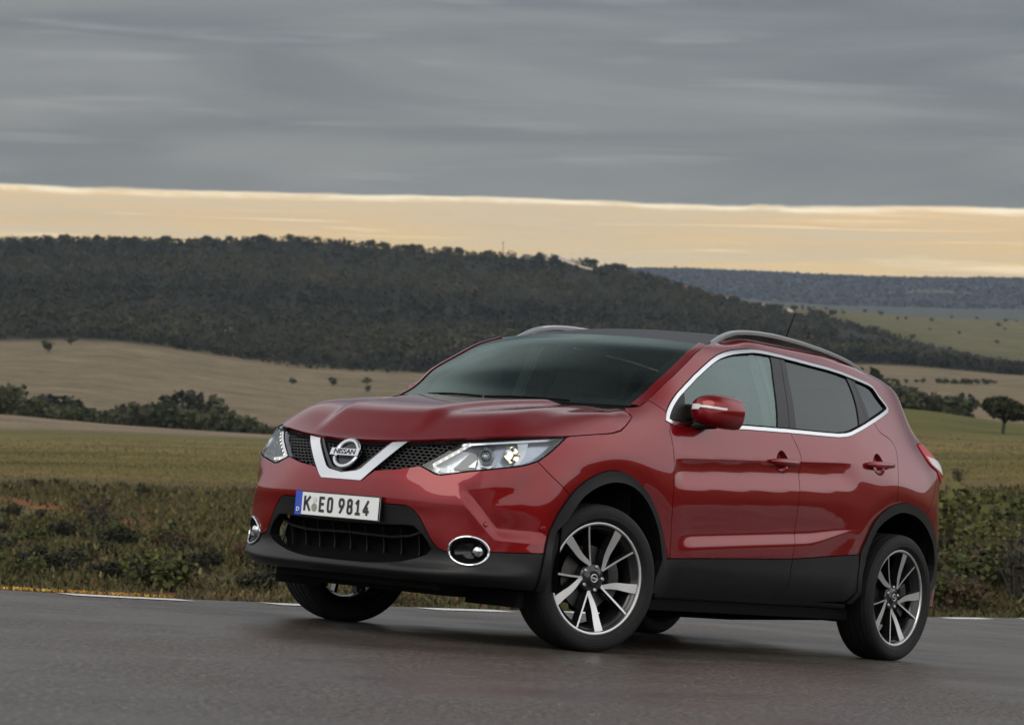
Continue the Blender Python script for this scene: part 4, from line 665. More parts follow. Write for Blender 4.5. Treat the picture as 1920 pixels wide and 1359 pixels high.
# ------------------------------------------------------------------ car materials
def paint_(t):
    fl = t.noise(t.node('ShaderNodeTexCoord').outputs['Object'], 900, 1, .5)
    c = t.mix(fl, (.140, .0012, .0034), (.172, .0016, .0044))
    return pbr(t, Base_Color=c, Metallic=.50, Specular_IOR_Level=.0, Roughness=.33, Coat_Weight=1.0, Coat_Roughness=.022, Coat_IOR=1.46)
PAINT = material('red paint', paint_)
def plast_(t):
    fl = t.noise(t.node('ShaderNodeTexCoord').outputs['Object'], 420, 2, .6); b = t.node('ShaderNodeBump', i_Strength=.12, i_Distance=.002); t.l.new(fl, b.inputs['Height'])
    return pbr(t, Base_Color=(.0065, .0066, .0068), Roughness=.36, Specular_IOR_Level=.24, Normal=b.outputs[0])
PLASTIC = material('grained black plastic', plast_)
GLOSSB = simple('gloss black', (.008, .008, .009), .12); MATTB = simple('matt black', (.003, .003, .003), .9, Specular_IOR_Level=.1)
CHROME = simple('chrome', (.50, .51, .52), .12, 1.); SATIN = simple('satin aluminium', (.42, .43, .45), .28, 1.)
RAIL = simple('bright anodised rail', (.62, .63, .65), .30, 1.); MACH = simple('machined alloy', (.53, .52, .51), .33, 1.); DARKM = simple('dark metal', (.05, .05, .05), .45, .6)
RUBBER = simple('tyre rubber', (.014, .014, .015), .62); DISC = simple('brake disc steel', (.07, .068, .066), .4, 1.)
CLOTH = simple('dark seat cloth', (.035, .033, .033), .85); TRIMI = simple('grey cabin trim', (.03, .03, .032), .6)
def glass_(tint, rough=.0, boost=1.0, ior=1.5, gl=(.95, 1, .98)):
    def b(t):
        tr = t.node('ShaderNodeBsdfTransparent'); tr.inputs[0].default_value = (*tint, 1)
        g = t.node('ShaderNodeBsdfGlossy'); g.inputs['Roughness'].default_value = rough; g.inputs[0].default_value = (*gl, 1)
        f = t.node('ShaderNodeFresnel'); f.inputs[0].default_value = ior
        m = t.node('ShaderNodeMixShader'); t.l.new(t.math('MULTIPLY', f.outputs[0], boost, clamp=True), m.inputs[0]); t.l.new(tr.outputs[0], m.inputs[1]); t.l.new(g.outputs[0], m.inputs[2]); return m.outputs[0]
    return b
GLASS = material('window glass', glass_((.74, .88, .83), .0, 1.45, 1.52, (.80, 1, .95))); PRIV = material('privacy glass', glass_((.13, .13, .135), .0, .85, 1.5)); LENS = material('clear lens', glass_((.93, .95, .96), .0, 1.2, 1.45))
def emit(name, c, s):
    def b(t):
        e = t.node('ShaderNodeEmission'); e.inputs[0].default_value = (*c, 1); e.inputs[1].default_value = s; return e.outputs[0]
    return material(name, b)
GUIDE = emit('lit light guide', (1, .98, .93), .62); LEDW = emit('daytime light', (1, .97, .9), 1.6); BULB = emit('headlamp bulb', (1, .80, .42), 9.0)
REDL = simple('red lamp plastic', (.45, .012, .015), .18); CLRL = simple('clear lamp plastic', (.55, .53, .52), .12)

# ------------------------------------------------------------------ the car
car = empty('parked_car'); car.matrix_world = CARM
tag(car, 'dark red crossover with black cladding and lit headlights standing on the wet asphalt', 'car')
hood_e, hood_t, lamp_low, lamp_out, split = A_('hood_edge'), A_('hood_tail'), A_('lamp_low'), A_('lamp_out'), A_('split')
archF, archFi, archR, archRi = A_('archF'), A_('archFi'), A_('archR'), A_('archRi'); blow = A_('bump_low'); chrome = A_('chrome')
dlead, dmid, dmid2, dtrail, ctop = A_('door_lead'), A_('door_mid'), A_('door_mid2'), A_('door_trail'), A_('clad_top')
grl, vo, vi, vc = A_('grille_low'), A_('v_out'), A_('v_in'), A_('v_c')
k_split = near(archF, split[-1]); k_bl = near(archF, blow[0])
bump_half = cat((0, vc[0][1]), (vo[1][0], vo[1][1]), grl, lamp_low, split[:-1], archF[k_bl:k_split+1][::-1], blow, (0, blow[-1][1]-.002))
HCUP = {k: ell_((PT[k+'a'][0]*.52+PT[k+'b'][0]*.48), (PT[k+'a'][1]+PT[k+'b'][1])/2) for k in ('h1', 'h2')}
def bevel_lines(): return [[(s, .62) for s in np.arange(-.95, .951, .02)]]
BUMPER_LATER = sym(bump_half)
shell('bumper', PAINT, car, sym(cat((surf_max-.0, .80), (4.95, .80), (4.78, .93), A_('bumpR_seam'), archR[near(archR, A_('bumpR_seam')[-1]):], A_('archR_end')[1:], (4.62, .30), (surf_max, .30))*[1, 1]-[surf_max, 0])[::1], S=lambda s, z, o=0: P_rear(s, z, o), Nf=lambda s, z: N_rear(s, z), step=.04)
# lower bumper in black plastic, with the wide intake and the fog lamp openings cut out
lg = A_('lowgrille'); lowg = sym(cat((0, lg[0][1]), lg, (0, lg[-1][1]-.002)))
fx = (PT['fogL'][0]+PT['fogR'][0])/2; fz = (PT['fogT'][1]+PT['fogB'][1])/2; fa, fb = (PT['fogR'][0]-PT['fogL'][0])/2, (PT['fogT'][1]-PT['fogB'][1])/2
def ell(ra, rb, n=40, cx=None, cz=None): t = np.arange(n)*2*math.pi/n; return np.stack([(fx if cx is None else cx)+ra*np.cos(t), (fz if cz is None else cz)+rb*np.sin(t)], 1)
low_half = cat((0, blow[-1][1]-.002), blow[::-1], archF[:k_bl+1][::-1], (1.045, .33), (1.04, .262), (0, .262))
fog_l = ell(fa, fb); shell('bumper', PAINT, car, BUMPER_LATER, step=.02, holes=[fog_l, fog_l*[-1, 1]])
trim = shell('bumper_trim', PLASTIC, car, sym(low_half)[::-1], holes=[lowg, fog_l, fog_l*[-1, 1]], step=.02, flange=.05)
shell('intake_backing', MATTB, car, inset(lowg, -.03), off=-.10, step=.06, flange=0)
g = MB()
bar = [(0, .455), (.13, .452), (.27, .450), (.38, .462), (.46, .488), (.50, .505)]
for s0, s1 in zip([(-a, b) for a, b in bar[::-1]]+bar[1:], [(-a, b) for a, b in bar[::-1]][1:]+bar[1:]+[bar[-1]]):
    if s0 == s1: continue
for zz, th in ((0., .010),):
    c = [(-a, b) for a, b in bar[::-1]]+bar[1:]; c = [(a*(1 if zz == 0 else .93), b+zz) for a, b in c]
    p = resamp(np.array(c), .03, False); up = P(p[:, 0], p[:, 1]+th/2, -.035); dn = P(p[:, 0], p[:, 1]-th/2, -.035); ub = P(p[:, 0], p[:, 1]+th/2, -.075); db = P(p[:, 0], p[:, 1]-th/2, -.075)
    g.grid(np.stack([ub, up, dn, db], 1))
for s0 in np.linspace(-.42, .42, 9):
    a = .47-.30*abs(s0)**2.2; p = np.linspace(.375, .49, 6); L = P(np.full(6, s0-.0028), p, -.06); R = P(np.full(6, s0+.0028), p, -.06); Lb = P(np.full(6, s0-.0028), p, -.09); Rb = P(np.full(6, s0+.0028), p, -.09); g.grid(np.stack([Lb, L, R, Rb], 1))
g.build('intake_slats', simple('intake black', (.005, .005, .005), .45, Specular_IOR_Level=.3), car, 30)
for sd_ in (1, -1):                                             # fog lamps
    fl = empty('fog_light', parent=car)
    q = ell(fa, fb, 48); ring = MB(); V = P(q[:, 0], q[:, 1], .004)*[1, sd_, 1]; ring.tube(np.vstack([V, V[:2]]), .0062, 8, False); ring.build('ring', CHROME, fl)
    t = MB(); lev = []
    for d, k in ((0, 1.), (-.05, .86), (-.075, .55), (-.08, .001)): e = ell(fa*k, fb*k, 40); lev.append(P(e[:, 0]+.02*(1-k), e[:, 1], d)*[1, sd_, 1])
    L = np.stack(lev, 0); L = np.concatenate([L, L[:, :1]], 1); t.grid(L); t.build('bowl', GLOSSB, fl)
    o, a, u, n = frame(PT['fogbulb'][0]-.01, PT['fogbulb'][1], -.03, sd_); b = MB(); b.lathe([(.001, .028), (.018, .024), (.031, .008), (.034, -.006), (.026, -.012)], 28)
    B = np.array(b.V) @ np.array([a, n, u]); mesh_obj('lamp', B+o, b.F, CHROME, fl); auto(fl.children[-1])
    for k in ('sensor1', 'sensor2'):
        o, a, u, n = frame(*PT[k], 0., sd_); b = MB(); b.lathe([(.0005, .006), (.009, .006), (.0125, .0035), (.0135, -.004)], 24); mesh_obj('parking_sensor', np.array(b.V) @ np.array([a, n, u])+o, b.F, PAINT, car); auto(car.children[-1])
# fenders
pil = A_('pillar_split'); cows = A_('cowlside')
i_l = near(hood_e, lamp_out[-1])
fender = cat(lamp_out[-1], hood_e[i_l+1:], hood_t[1:], cows[1:], pil, dlead[1:], archF[k_split:][::-1], split[::-1][1:], lamp_out)
both('fender', PAINT, car, fender, lines=())
# body frame round the windows and the rear quarter
roof_e, ws_e, tail_in = A_('roof_edge'), A_('ws_edge'), A_('tail_in')
rear_e = np.array([(4.43, 1.506), (4.55, 1.475), (4.66, 1.41), (4.76, 1.33), (4.85, 1.235), (4.88, 1.20)])
kc = near(chrome, dtrail[0]); seam = A_('bumpR_seam'); k_s = near(archR, seam[-1]); k_dt = near(archR, dtrail[-1])
frame_p = cat(pil[0], ws_e[1:], roof_e[1:], rear_e[1:], (4.70, 1.203), tail_in, seam[1:], archR[k_dt:k_s][::-1], dtrail[::-1], chrome[:kc][::-1], pil[1])
both('body_frame', PAINT, car, frame_p)
crease = [(s, .985-.0585*plan(s)[0]+.0004) for s in np.arange(1.95, 4.1, .02)]; crease2 = [(s, .985-.0585*plan(s)[0]-.004) for s in np.arange(1.95, 4.1, .02)]
def _zl(x): return .592-.066*x+.035*sstep(-.30, -.80, x), np.clip(sstep(-.92, -.30, x), .25, 1)
ledge = [[(s, float(_zl(plan(s)[0])[0]+k*_zl(plan(s)[0])[1])) for s in np.arange(1.95, 4.0, .016)] for k in (-.050, -.036, -.020, .0, .018, .034, .046)]
# doors (window frame, glass and handle belong to each door)
kb = near(chrome, dmid[0]); kf = len(chrome)-1
dF = cat(dlead[0], chrome[kb:][::-1], dmid[1:], ctop[near(ctop, dlead[-1]):near(ctop, dmid[-1])][::-1], dlead[::-1])[1:]
dF = cat(dlead[:1], chrome[kb:][::-1], dmid, ctop[near(ctop, dlead[-1])+1:near(ctop, dmid[-1])][::-1], dlead[1:][::-1])
dR = cat(dmid[0], chrome[kc:kb][::-1], dtrail, archR[1:k_dt][::-1], (ctop[-1]+archR[1])/2, ctop[near(ctop, dmid[-1])+1:-1][::-1], dmid[1:][::-1])
DF = both('door', PAINT, car, dF, lines=[crease, crease2]+ledge, step=.02, holes=[HCUP['h1']]); DR = both('door', PAINT, car, dR, lines=[crease, crease2]+ledge, step=.02, holes=[HCUP['h2']])
dm = cat(dmid2, (3.02, .285)); fb_ = A_('archF_end')
cF = cat(ctop[1:near(ctop, dmid[-1])], dm, (2.6, .285), (2.2, .285), (1.962, .285), fb_[::-1]); cR = cat(dm[::-1], ctop[near(ctop, dmid[-1])+1:], A_('archR_pre')[::-1], (3.68, .30), (3.4, .285))
both('door_cladding', PLASTIC, DF, cF, off=.006, flange=.03, step=.03); both('door_cladding', PLASTIC, DR, cR, off=.006, flange=.03, step=.03)
sl = MB()
for sd_ in (1, -1):
    ss = np.linspace(1.96, 3.72, 40); sl.grid(np.stack([P(ss, np.full(40, zz), oo)*[1, sd_, 1] for zz, oo in ((.288, -.004), (.27, .002), (.258, -.004), (.25, -.03), (.25, -.15))], 1))
sl.build('sill', PLASTIC, car)
# wheel arch rings
aF = cat((1.048, .262), (1.046, .33), archF, A_('archF_end')[1:], (1.965, .285), (1.90, .285), (1.888, .36), archFi[::-1], (1.126, .54), (1.104, .45), (1.096, .35), (1.094, .262))
aR = cat((3.70, .29), A_('archR_pre'), archR[1:], A_('archR_end')[1:], A_('archRi_end')[::-1], archRi[::-1][1:], A_('archRi_pre')[::-1][1:], (3.75, .29))
both('wheel_arch', PLASTIC, car, aF, off=.010, flange=.04, gap=.001); both('wheel_arch', PLASTIC, car, aR, off=.010, flange=.04, gap=.001)
# bonnet: a crowned sheet whose rim follows the body edge
be = P(hood_e[:, 0], hood_e[:, 1]); tl = P(hood_t[:, 0], hood_t[:, 1]); BE = np.vstack([be[:0:-1]*[1, -1, 1], be]); BX = np.vstack([tl[:0:-1]*[1, -1, 1], BE, tl[1:]])
BE = np.vstack([BE[:0:-1]*0+BE[:0:-1], BE[:1]])[::-1] if False else BE
_d = np.r_[0, np.cumsum(np.linalg.norm(np.diff(BX, axis=0), axis=1))]; _q = np.linspace(0, _d[-1], 600); BEd = np.stack([np.interp(_q, _d, BX[:, k]) for k in range(3)], 1); BEd = np.stack([blur(BEd[:, k], 3, 0) for k in range(3)], 1)
HX = np.arange(.80, 2.40, .01); HY = np.arange(-1.0, 1.001, .01)
def hood_grid():
    X, Y = np.meshgrid(HX, HY, indexing='ij'); D = np.full(X.shape, 9.); ZB = np.zeros(X.shape)
    T = np.gradient(BEd[:, :2], axis=0); T /= np.linalg.norm(T, axis=1)[:, None]; SG = np.ones(X.shape)
    for i in range(len(BEd)):
        d = np.hypot(X-BEd[i, 0], Y-BEd[i, 1]); m = d < D; D[m] = d[m]; ZB[m] = BEd[i, 2]; s = (T[i, 0]*(Y-BEd[i, 1])-T[i, 1]*(X-BEd[i, 0])); SG[m] = np.sign(s[m])
    D = D*SG*HSIGN; ZB = blur(blur(ZB, 4, 0), 4, 1)
    zc = pchip([.8, 1.1, 1.3, 1.5, 1.7, 1.9, 2.05, 2.2, 2.4], [1.18, 1.152, 1.133, 1.110, 1.080, 1.042, .996, .936, .83], HX)[:, None]
    Z0 = zc+.006*np.clip(np.abs(Y)/.5, 0, 1)**2
    ay = np.abs(Y); t = (2.13-X)
    yc = .305+.20*np.clip((t-.35)/.7, 0, 1.2)**1.6; Z0 = Z0+.026*(sstep(.030, -.045, ay-yc)-.25)*sstep(-.06, .16, t)
    yc2 = .685-.06*np.clip(t/.9, 0, 1.2); Z0 = Z0+.022*(sstep(.045, -.05, ay-yc2)-.8)*sstep(.05, .40, t)*sstep(1.08, .85, t)
    R = .11+.11*sstep(1.25, 1.75, X)+.05*sstep(1.8, 2.1, X); u = np.clip(1-D/R, 0, 1.35); Z = Z0-(Z0-ZB)*u**2.3
    return blur(blur(Z, 1.6, 0), 1.6, 1)
HSIGN = 1.0
_c = np.array([1.5, 0.]); _i = np.hypot(BEd[:, 0]-2.17, BEd[:, 1]).argmin(); _t = BEd[_i+1]-BEd[_i-1]; HSIGN = float(np.sign(_t[0]*(_c[1]-BEd[_i, 1])-_t[1]*(_c[0]-BEd[_i, 0])))
HG = hood_grid()
def spl(G, x0, y0, x, y):
    i = np.clip((x-x0)/.01, 1, G.shape[0]-3); j = np.clip((y-y0)/.01, 1, G.shape[1]-3); a = i.astype(int); b = j.astype(int); u = i-a; v = j-b
    def w_(t): return ((1-t)**3/6, (3*t**3-6*t*t+4)/6, (-3*t**3+3*t*t+3*t+1)/6, t**3/6)
    wu, wv = w_(u), w_(v); return sum(wu[p]*wv[q]*G[a+p-1, b+q-1] for p in range(4) for q in range(4))
def hoodP(x, y, off=0.): z = spl(HG, HX[0], HY[0], x, y); n = hoodN(x, y) if np.any(off) else 0; return np.stack([x, y, z], -1)+(off*n if np.any(off) else 0)
def hoodN(x, y):
    e = .004; dx = (spl(HG, HX[0], HY[0], x+e, y)-spl(HG, HX[0], HY[0], x-e, y))/(2*e); dy = (spl(HG, HX[0], HY[0], x, y+e)-spl(HG, HX[0], HY[0], x, y-e))/(2*e); n = np.stack([-dx, -dy, np.ones_like(dx)], -1); return n/np.linalg.norm(n, axis=-1, keepdims=True)
rear_c = [(tl[-1][0]+.20*(1-(y/tl[-1][1])**2), y) for y in np.linspace(tl[-1][1], -tl[-1][1], 30)]
hp = cat(BE[:, :2], tl[1:-1, :2], rear_c, (tl[1:-1, :2]*[1, -1])[::-1])
shell('bonnet', PAINT, car, hp if area(hp) > 0 else hp[::-1], S=hoodP, Nf=hoodN, step=.022, flange=.014, gap=.003)
shell('bonnet_seam', MATTB, car, inset(hp if area(hp) > 0 else hp[::-1], -.0), S=lambda x, y, o=0: hoodP(x, y, 0)-np.array([0, 0, .022]), Nf=hoodN, step=.05, flange=0, gap=-.004)
# windscreen, roof, cowl
def coons(edge, bow0, bow1, crown0, crown1, nu=25, bulge=0.):
    V = []; m = len(edge)
    for i, e in enumerate(edge):
        v = i/(m-1); u = np.linspace(-1, 1, nu); k = 1-u*u; bw = bow0+(bow1-bow0)*v; cr = crown0+(crown1-crown0)*v
        V.append(np.stack([e[0]+bw*k, e[1]*u, e[2]+cr*k+bulge*4*v*(1-v)*k], 1))
    return np.array(V)
we = P(ws_e[:, 0], ws_e[:, 1], -.006); re_ = P(roof_e[:, 0], roof_e[:, 1], -.004)
Wg = coons(we, .215, .13, -.012, .022, bulge=.016)
def sheet(name, G, mat, parent):
    m = MB(); m.grid(G); o = mesh_obj(name, m.V, m.F, mat, parent); bm = bmesh.new(); bm.from_mesh(o.data); bmesh.ops.recalc_face_normals(bm, faces=bm.faces)
    up = sum((f.normal.z*f.calc_area() for f in bm.faces)); 
    if up < 0: bmesh.ops.reverse_faces(bm, faces=bm.faces)
    bm.to_mesh(o.data); bm.free(); return o
WGf = Wg.copy(); uu = np.linspace(-1, 1, 25); Wg = np.stack([np.stack([np.interp(uu*.955, uu, row[:, k]) for k in range(3)], 1) for row in WGf])
for sd_, j in ((1, -1), (-1, 0)):
    m = MB(); o3 = np.array([.004, 0, .006]); m.grid(np.stack([WGf[:, j]+[0, .004*sd_, 0], WGf[:, j]*.55+Wg[:, j]*.45+o3, Wg[:, j]+o3*.8, Wg[:, j]-o3*2], 1)); m.build('pillar_face', PAINT, car, 60)
WSG = material('windscreen glass', glass_((.84, .96, .90), .0, .8, 1.5, (.80, 1, .93))); sheet('windscreen', Wg, WSG, car)
ROOFB = simple('black glass roof', (.005, .005, .006), .30, Specular_IOR_Level=.06)
Rg = coons(re_, .13, -.16, .022, .028); sheet('roof', Rg, ROOFB, car)
for sd_ in (1, -1):
    m = MB(); m.grid(np.stack([P(roof_e[:, 0], roof_e[:, 1]-.05, -.035)*[1, sd_, 1], P(roof_e[:, 0], roof_e[:, 1], -.02)*[1, sd_, 1], re_*[1, .93*sd_, 1]-[0, 0, .030]], 1)); m.build('cantrail_trim', TRIMI, car)
sheet('headlining', coons(re_*[1, .97, 1]-[0, 0, .035], .05, -.16, .02, .02), simple('pale headlining', (.42, .42, .40), .9), car)
tlc = np.array([[tl[-1][0]+.205*(1-(y/.74)**2)-.0, y*1.0, 1.128] for y in np.linspace(-.74, .74, 25)]); wb = Wg[0]
hb = np.array([[a, b, 0] for a, b in [(tl[-1][0]+.20*(1-(y/.74)**2), y) for y in np.linspace(-.73, .73, 25)]]); hb[:, 2] = spl(HG, HX[0], HY[0], hb[:, 0], hb[:, 1])-.012
sheet('cowl', np.array([hb+[.03, 0, -.004], hb, (hb+wb)/2-[0, 0, .010], wb-[0, 0, .004]]), MATTB, car)
fr = MB()                                                        # black band round the windscreen, camera pod behind the mirror
inn = Wg.copy(); 
def wsp(u, v, d=0.): 
    i = np.clip(v*(len(Wg)-1), 0, len(Wg)-1.001); j = np.clip((u+1)/2*24, 0, 23.999); a, b = int(i), int(j); f, h = i-a, j-b
    p = Wg[a, b]*(1-f)*(1-h)+Wg[a+1, b]*f*(1-h)+Wg[a, b+1]*(1-f)*h+Wg[a+1, b+1]*f*h; return p-np.array([.55, 0, .83])*0+np.array([-.45, 0, -.6])*d
def wstrip(f0, f1, d=.006, n=40): fr.grid(np.array([[wsp(*f0(t), d), wsp(*f1(t), d)] for t in np.linspace(0, 1, n)]))
wstrip(lambda t: (-1, t), lambda t: (-.935, t)); wstrip(lambda t: (1, t), lambda t: (.935, t)); wstrip(lambda t: (2*t-1, 1), lambda t: (2*t-1, .955)); wstrip(lambda t: (2*t-1, 0), lambda t: (2*t-1, .05))
fr.build('windscreen_band', MATTB, car)
pd = MB(); pp = [(-.17, 1.0), (.20, 1.0), (.15, .93), (.05, .89), (-.0, .80), (-.06, .77), (-.13, .80), (-.14, .90)]
A0 = np.array([wsp(u, v, .01) for u, v in pp]); A1 = np.array([wsp(u*.8, v, .07) for u, v in pp]); k = len(pp)
pd.add(np.vstack([A0, A1]), [tuple(range(k)), tuple(range(2*k-1, k-1, -1))]+[(i, (i+1) % k, k+(i+1) % k, k+i) for i in range(k)]); pd.build('mirror_pod', MATTB, car, 20)
wp = MB()
for y0, y1, zz in ((.62, -.02, .03), (-.05, -.60, .035)):
    p = [wsp(y, .004+.012*math.sin(i*.45), -.012) for i, y in enumerate(np.linspace(y0, y1, 8))]; wp.tube(p, .006, 6)
wp.build('wiper', MATTB, car)
# side glass: bright surround, black pillars, panes
ci = inset(chrome, .019); gi = inset(chrome, .017)
def clipx(poly, line, keep_left):
    # keep the part of poly on one side of a polyline running top to bottom (extended)
    l = np.array(line, float); d0 = l[0]-l[1]; d1 = l[-1]-l[-2]; l = np.vstack([l[0]+d0*3, l, l[-1]+d1*3]); d = resamp(clean(poly), .004)
    xs = np.interp(d[:, 1], l[::-1, 1], l[::-1, 0]); m = d[:, 0] < xs if keep_left else d[:, 0] > xs
    o = [q if k else None for q, k in zip(d, m)]; st = next(i for i in range(len(o)) if o[i] is None); o = o[st:]+o[:st]; r = [q for q in o if q is not None]
    z0, z1 = r[-1][1], r[0][1]; seg = [(np.interp(z, l[::-1, 1], l[::-1, 0]), z) for z in np.linspace(z0, z1, 12)]
    return clean(np.vstack([np.array(r), seg]), .0015)
gA, gB, gC, gD, gE, gF = (A_(k) for k in ('gA', 'gB', 'gC', 'gD', 'gE', 'gF')); gp = A_('patch')
def sub(a, b): 
    p = gi
    if b is not None: p = clipx(p, b, True)
    if a is not None: p = clipx(p, a, False)
    return p
K = dict(flange=.008, step=.03, gap=0)
both('window', GLASS, DF, sub(gp, gA), off=-.010, flange=0, step=.03, gap=0)
both('window', PRIV, DR, sub(gC, gD), off=-.010, flange=0, step=.03, gap=0)
both('quarter_window', PRIV, car, sub(gF, None), off=-.010, flange=0, step=.03, gap=0)
both('mirror_base', PLASTIC, DF, sub(None, gp), off=-.006, **K)
both('window_pillar', PLASTIC, DF, sub(gA, gB), off=-.004, **K); both('window_pillar', PLASTIC, DR, sub(gB+[.004, 0], gC), off=-.004, **K); both('window_pillar', PLASTIC, DR, sub(gD, gE), off=-.004, **K); both('window_pillar', PLASTIC, car, sub(gE+[.003, 0], gF), off=-.004, **K)
def strip_ring(outer, inner, off): return dict(poly=outer, holes=[inner])
both('window_surround', CHROME, car, inset(chrome, .0015), holes=[ci], off=.004, flange=.012, step=.02, gap=0)
both('window_seal', MATTB, car, inset(chrome, .010), holes=[inset(chrome, .026)], off=-.003, flange=.01, step=.02, gap=0)
# door handles
for D_, key in ((DF, 'h1'), (DR, 'h2')):
    for o, sd_ in zip(D_, (1, -1)):
        a, b = np.array(PT[key+'a']), np.array(PT[key+'b']); c = (a+b)/2; L = (b-a); h = MB(); rows = []
        for t in np.linspace(0, 1, 15):
            q = a+L*t; wv = .0165*(1-.25*(2*t-1)**2)*(1 if 0 < t < 1 else .6); dp = .030*(1-abs(2*t-1)**4)+.012
            rows.append([P(q[0], q[1]+wv*math.sin(x)*1.05, dp+.011*math.cos(x)-.006)*[1, sd_, 1] for x in np.linspace(0, 2*math.pi, 13)])
        h.grid(np.array(rows)); h.add(np.array(rows[0]), [tuple(range(12))]); h.add(np.array(rows[-1]), [tuple(range(12))]); h.build('handle', PAINT, o)
        cup = MB(); e0_ = HCUP[key]; cc = e0_.mean(0); lev = []
        for k, d in ((1.0, -.001), (.97, -.006), (.85, -.016), (.62, -.023), (.3, -.026), (.01, -.027)):
            e = cc+(e0_-cc)*k; lev.append(P(e[:, 0], e[:, 1], d)*[1, sd_, 1])
        Lv = np.stack(lev, 0); Lv = np.concatenate([Lv, Lv[:, :1]], 1); cup.grid(Lv); cup.build('handle_cup', PAINT, o, 60)
# headlights
lampP = cat(lamp_low[:-1], lamp_out[:-1], A_('lamp_top')[:-1], A_('lamp_in')[:-1])
INSET = simple('slate lamp inset', (.045, .050, .060), .25); BOWL = simple('headlamp bezel', (.36, .39, .44), .26, .6)
for sd_ in (1, -1):
    hl = empty('headlight', parent=car); mir = sd_ < 0
    shell('housing', BOWL, hl, lampP, off=-.048, flange=-.048, step=.03, gap=.003, mirror=mir)
    shell('lens', LENS, hl, lampP, off=.001, flange=.01, step=.03, gap=.003, mirror=mir)
    li, lt, ll, lo = A_('lamp_in'), A_('lamp_top'), lamp_low, lamp_out
    ip = inset(lampP, .016); e0 = np.array(PT['led0']); e1 = np.array(PT['led1']); e2 = np.array(PT['led2'])+[.02, .004]
    path = resamp(np.array([e0, e1+[.012, .004], e1+[.03, -.012], e2]), .012, False); m = MB(); m.tube(P(path[:, 0], path[:, 1], -.016)*[1, sd_, 1], .0075, 8); m.build('light_guide', GUIDE, hl)
    m = MB()
    for q in resamp(np.array([e0+[.0, -.006], e1+[.018, .004]]), .034, False).tolist()+[list(e1+[.045, -.018]), list(e2+[-.01, 0])]:
        m.add(np.array([P(q[0]+.0055*math.cos(t), q[1]+.0055*math.sin(t), -.006)*[1, sd_, 1] for t in np.arange(8)*math.pi/4]), [tuple(range(8))])
    m.build('daytime_leds', LEDW, hl, smooth=False)
    b1, b2 = np.array(PT['bulb1']), np.array(PT['bulb2'])
    shell('dark_inset', INSET, hl, np.array([(.655, .884), (.735, .895), (.80, .897), (.785, .880), (.70, .862), (.692, .80), (.70, .787), (.625, .777), (.575, .778), (.60, .80), (.645, .845)]), off=-.034, flange=.01, step=.03, gap=0, mirror=mir)
    # dipped beam: hexagonal bright bezel with a lit bulb
    def ringpoly(c, r0, r1, n, d0, d1, mat, nm, rot=0., sq=1.):
        m = MB(); t = np.arange(n+1)*2*math.pi/n+rot; L = []
        for r, d in ((r0, d0), (r1, d1)): L.append(P(c[0]+r*np.cos(t)*sq, c[1]+r*np.sin(t), d)*[1, sd_, 1])
        m.grid(np.stack(L, 0)); return m.build(nm, mat, hl, 20)
    ringpoly(b2, .040, .026, 6, -.004, -.040, CHROME, 'reflector', .2, 1.05); ringpoly(b2, .026, .001, 12, -.040, -.046, CHROME, 'reflector')
    ringpoly(b1, .040, .027, 32, -.006, -.020, SATIN, 'reflector'); ringpoly(b1, .027, .024, 32, -.020, -.044, DARKM, 'reflector')
    o, a, u, n = frame(*b2, -.028, sd_); m = MB(); m.lathe([(.001, .012), (.008, .009), (.0115, 0), (.008, -.009), (.001, -.012)], 16); mesh_obj('bulb', np.array(m.V) @ np.array([a, n, u])+o, m.F, BULB, hl)
    o, a, u, n = frame(*b1, -.030, sd_); m = MB(); m.lathe([(.0005, .016), (.010, .014), (.018, .008), (.023, 0), (.024, -.01)], 24); mesh_obj('projector', np.array(m.V) @ np.array([a, n, u])+o, m.F, simple('projector glass', (.25, .27, .29), .03, .8), hl)
    # bright blade along the upper edge and a bright outer wedge
    tp = inset(lampP, .006); m = MB(); q = resamp(np.array([lt[0]+[-.03, -.008], lt[-1]+[.0, -.008]]), .03, False); m.grid(np.stack([P(q[:, 0], q[:, 1], -.010)*[1, sd_, 1], P(q[:, 0], q[:, 1]-.012*np.clip((q[0, 0]-q[:, 0])/.1, 0, 1), -.014)*[1, sd_, 1]], 1)); m.build('blade', SATIN, hl)
    wq = [(b2[0]+.042, b2[1]+.052), (b2[0]+.105, b2[1]+.058), (b2[0]+.082, b2[1]+.006), (b2[0]+.045, b2[1]-.040), (b2[0]+.012, b2[1]-.048), (b2[0]+.050, b2[1]-.004)]
    shell('wedge', SATIN, hl, np.array(wq), off=-.020, flange=.02, step=.03, gap=0, mirror=mir)
    wq = [(b1[0]-.085, b1[1]-.055), (b1[0]-.045, b1[1]-.020), (b1[0]-.052, b1[1]-.056)]; wq2 = [(b1[0]-.028, b1[1]-.045), (b1[0]+.03, b1[1]-.040), (b1[0]+.062, b1[1]-.018), (b1[0]+.05, b1[1]-.03), (b1[0]+.02, b1[1]-.056)]
    shell('wedge', SATIN, hl, np.array(wq), off=-.024, flange=.02, step=.03, gap=0, mirror=mir); shell('wedge', SATIN, hl, np.array(wq2), off=-.018, flange=.02, step=.03, gap=0, mirror=mir)
    m = MB(); q = resamp(clean(inset(lampP, .002)), .02); V = P(q[:, 0], q[:, 1], .0)*[1, sd_, 1]; m.tube(np.vstack([V, V[:2]]), .0035, 6, False); m.build('seal', MATTB, hl)
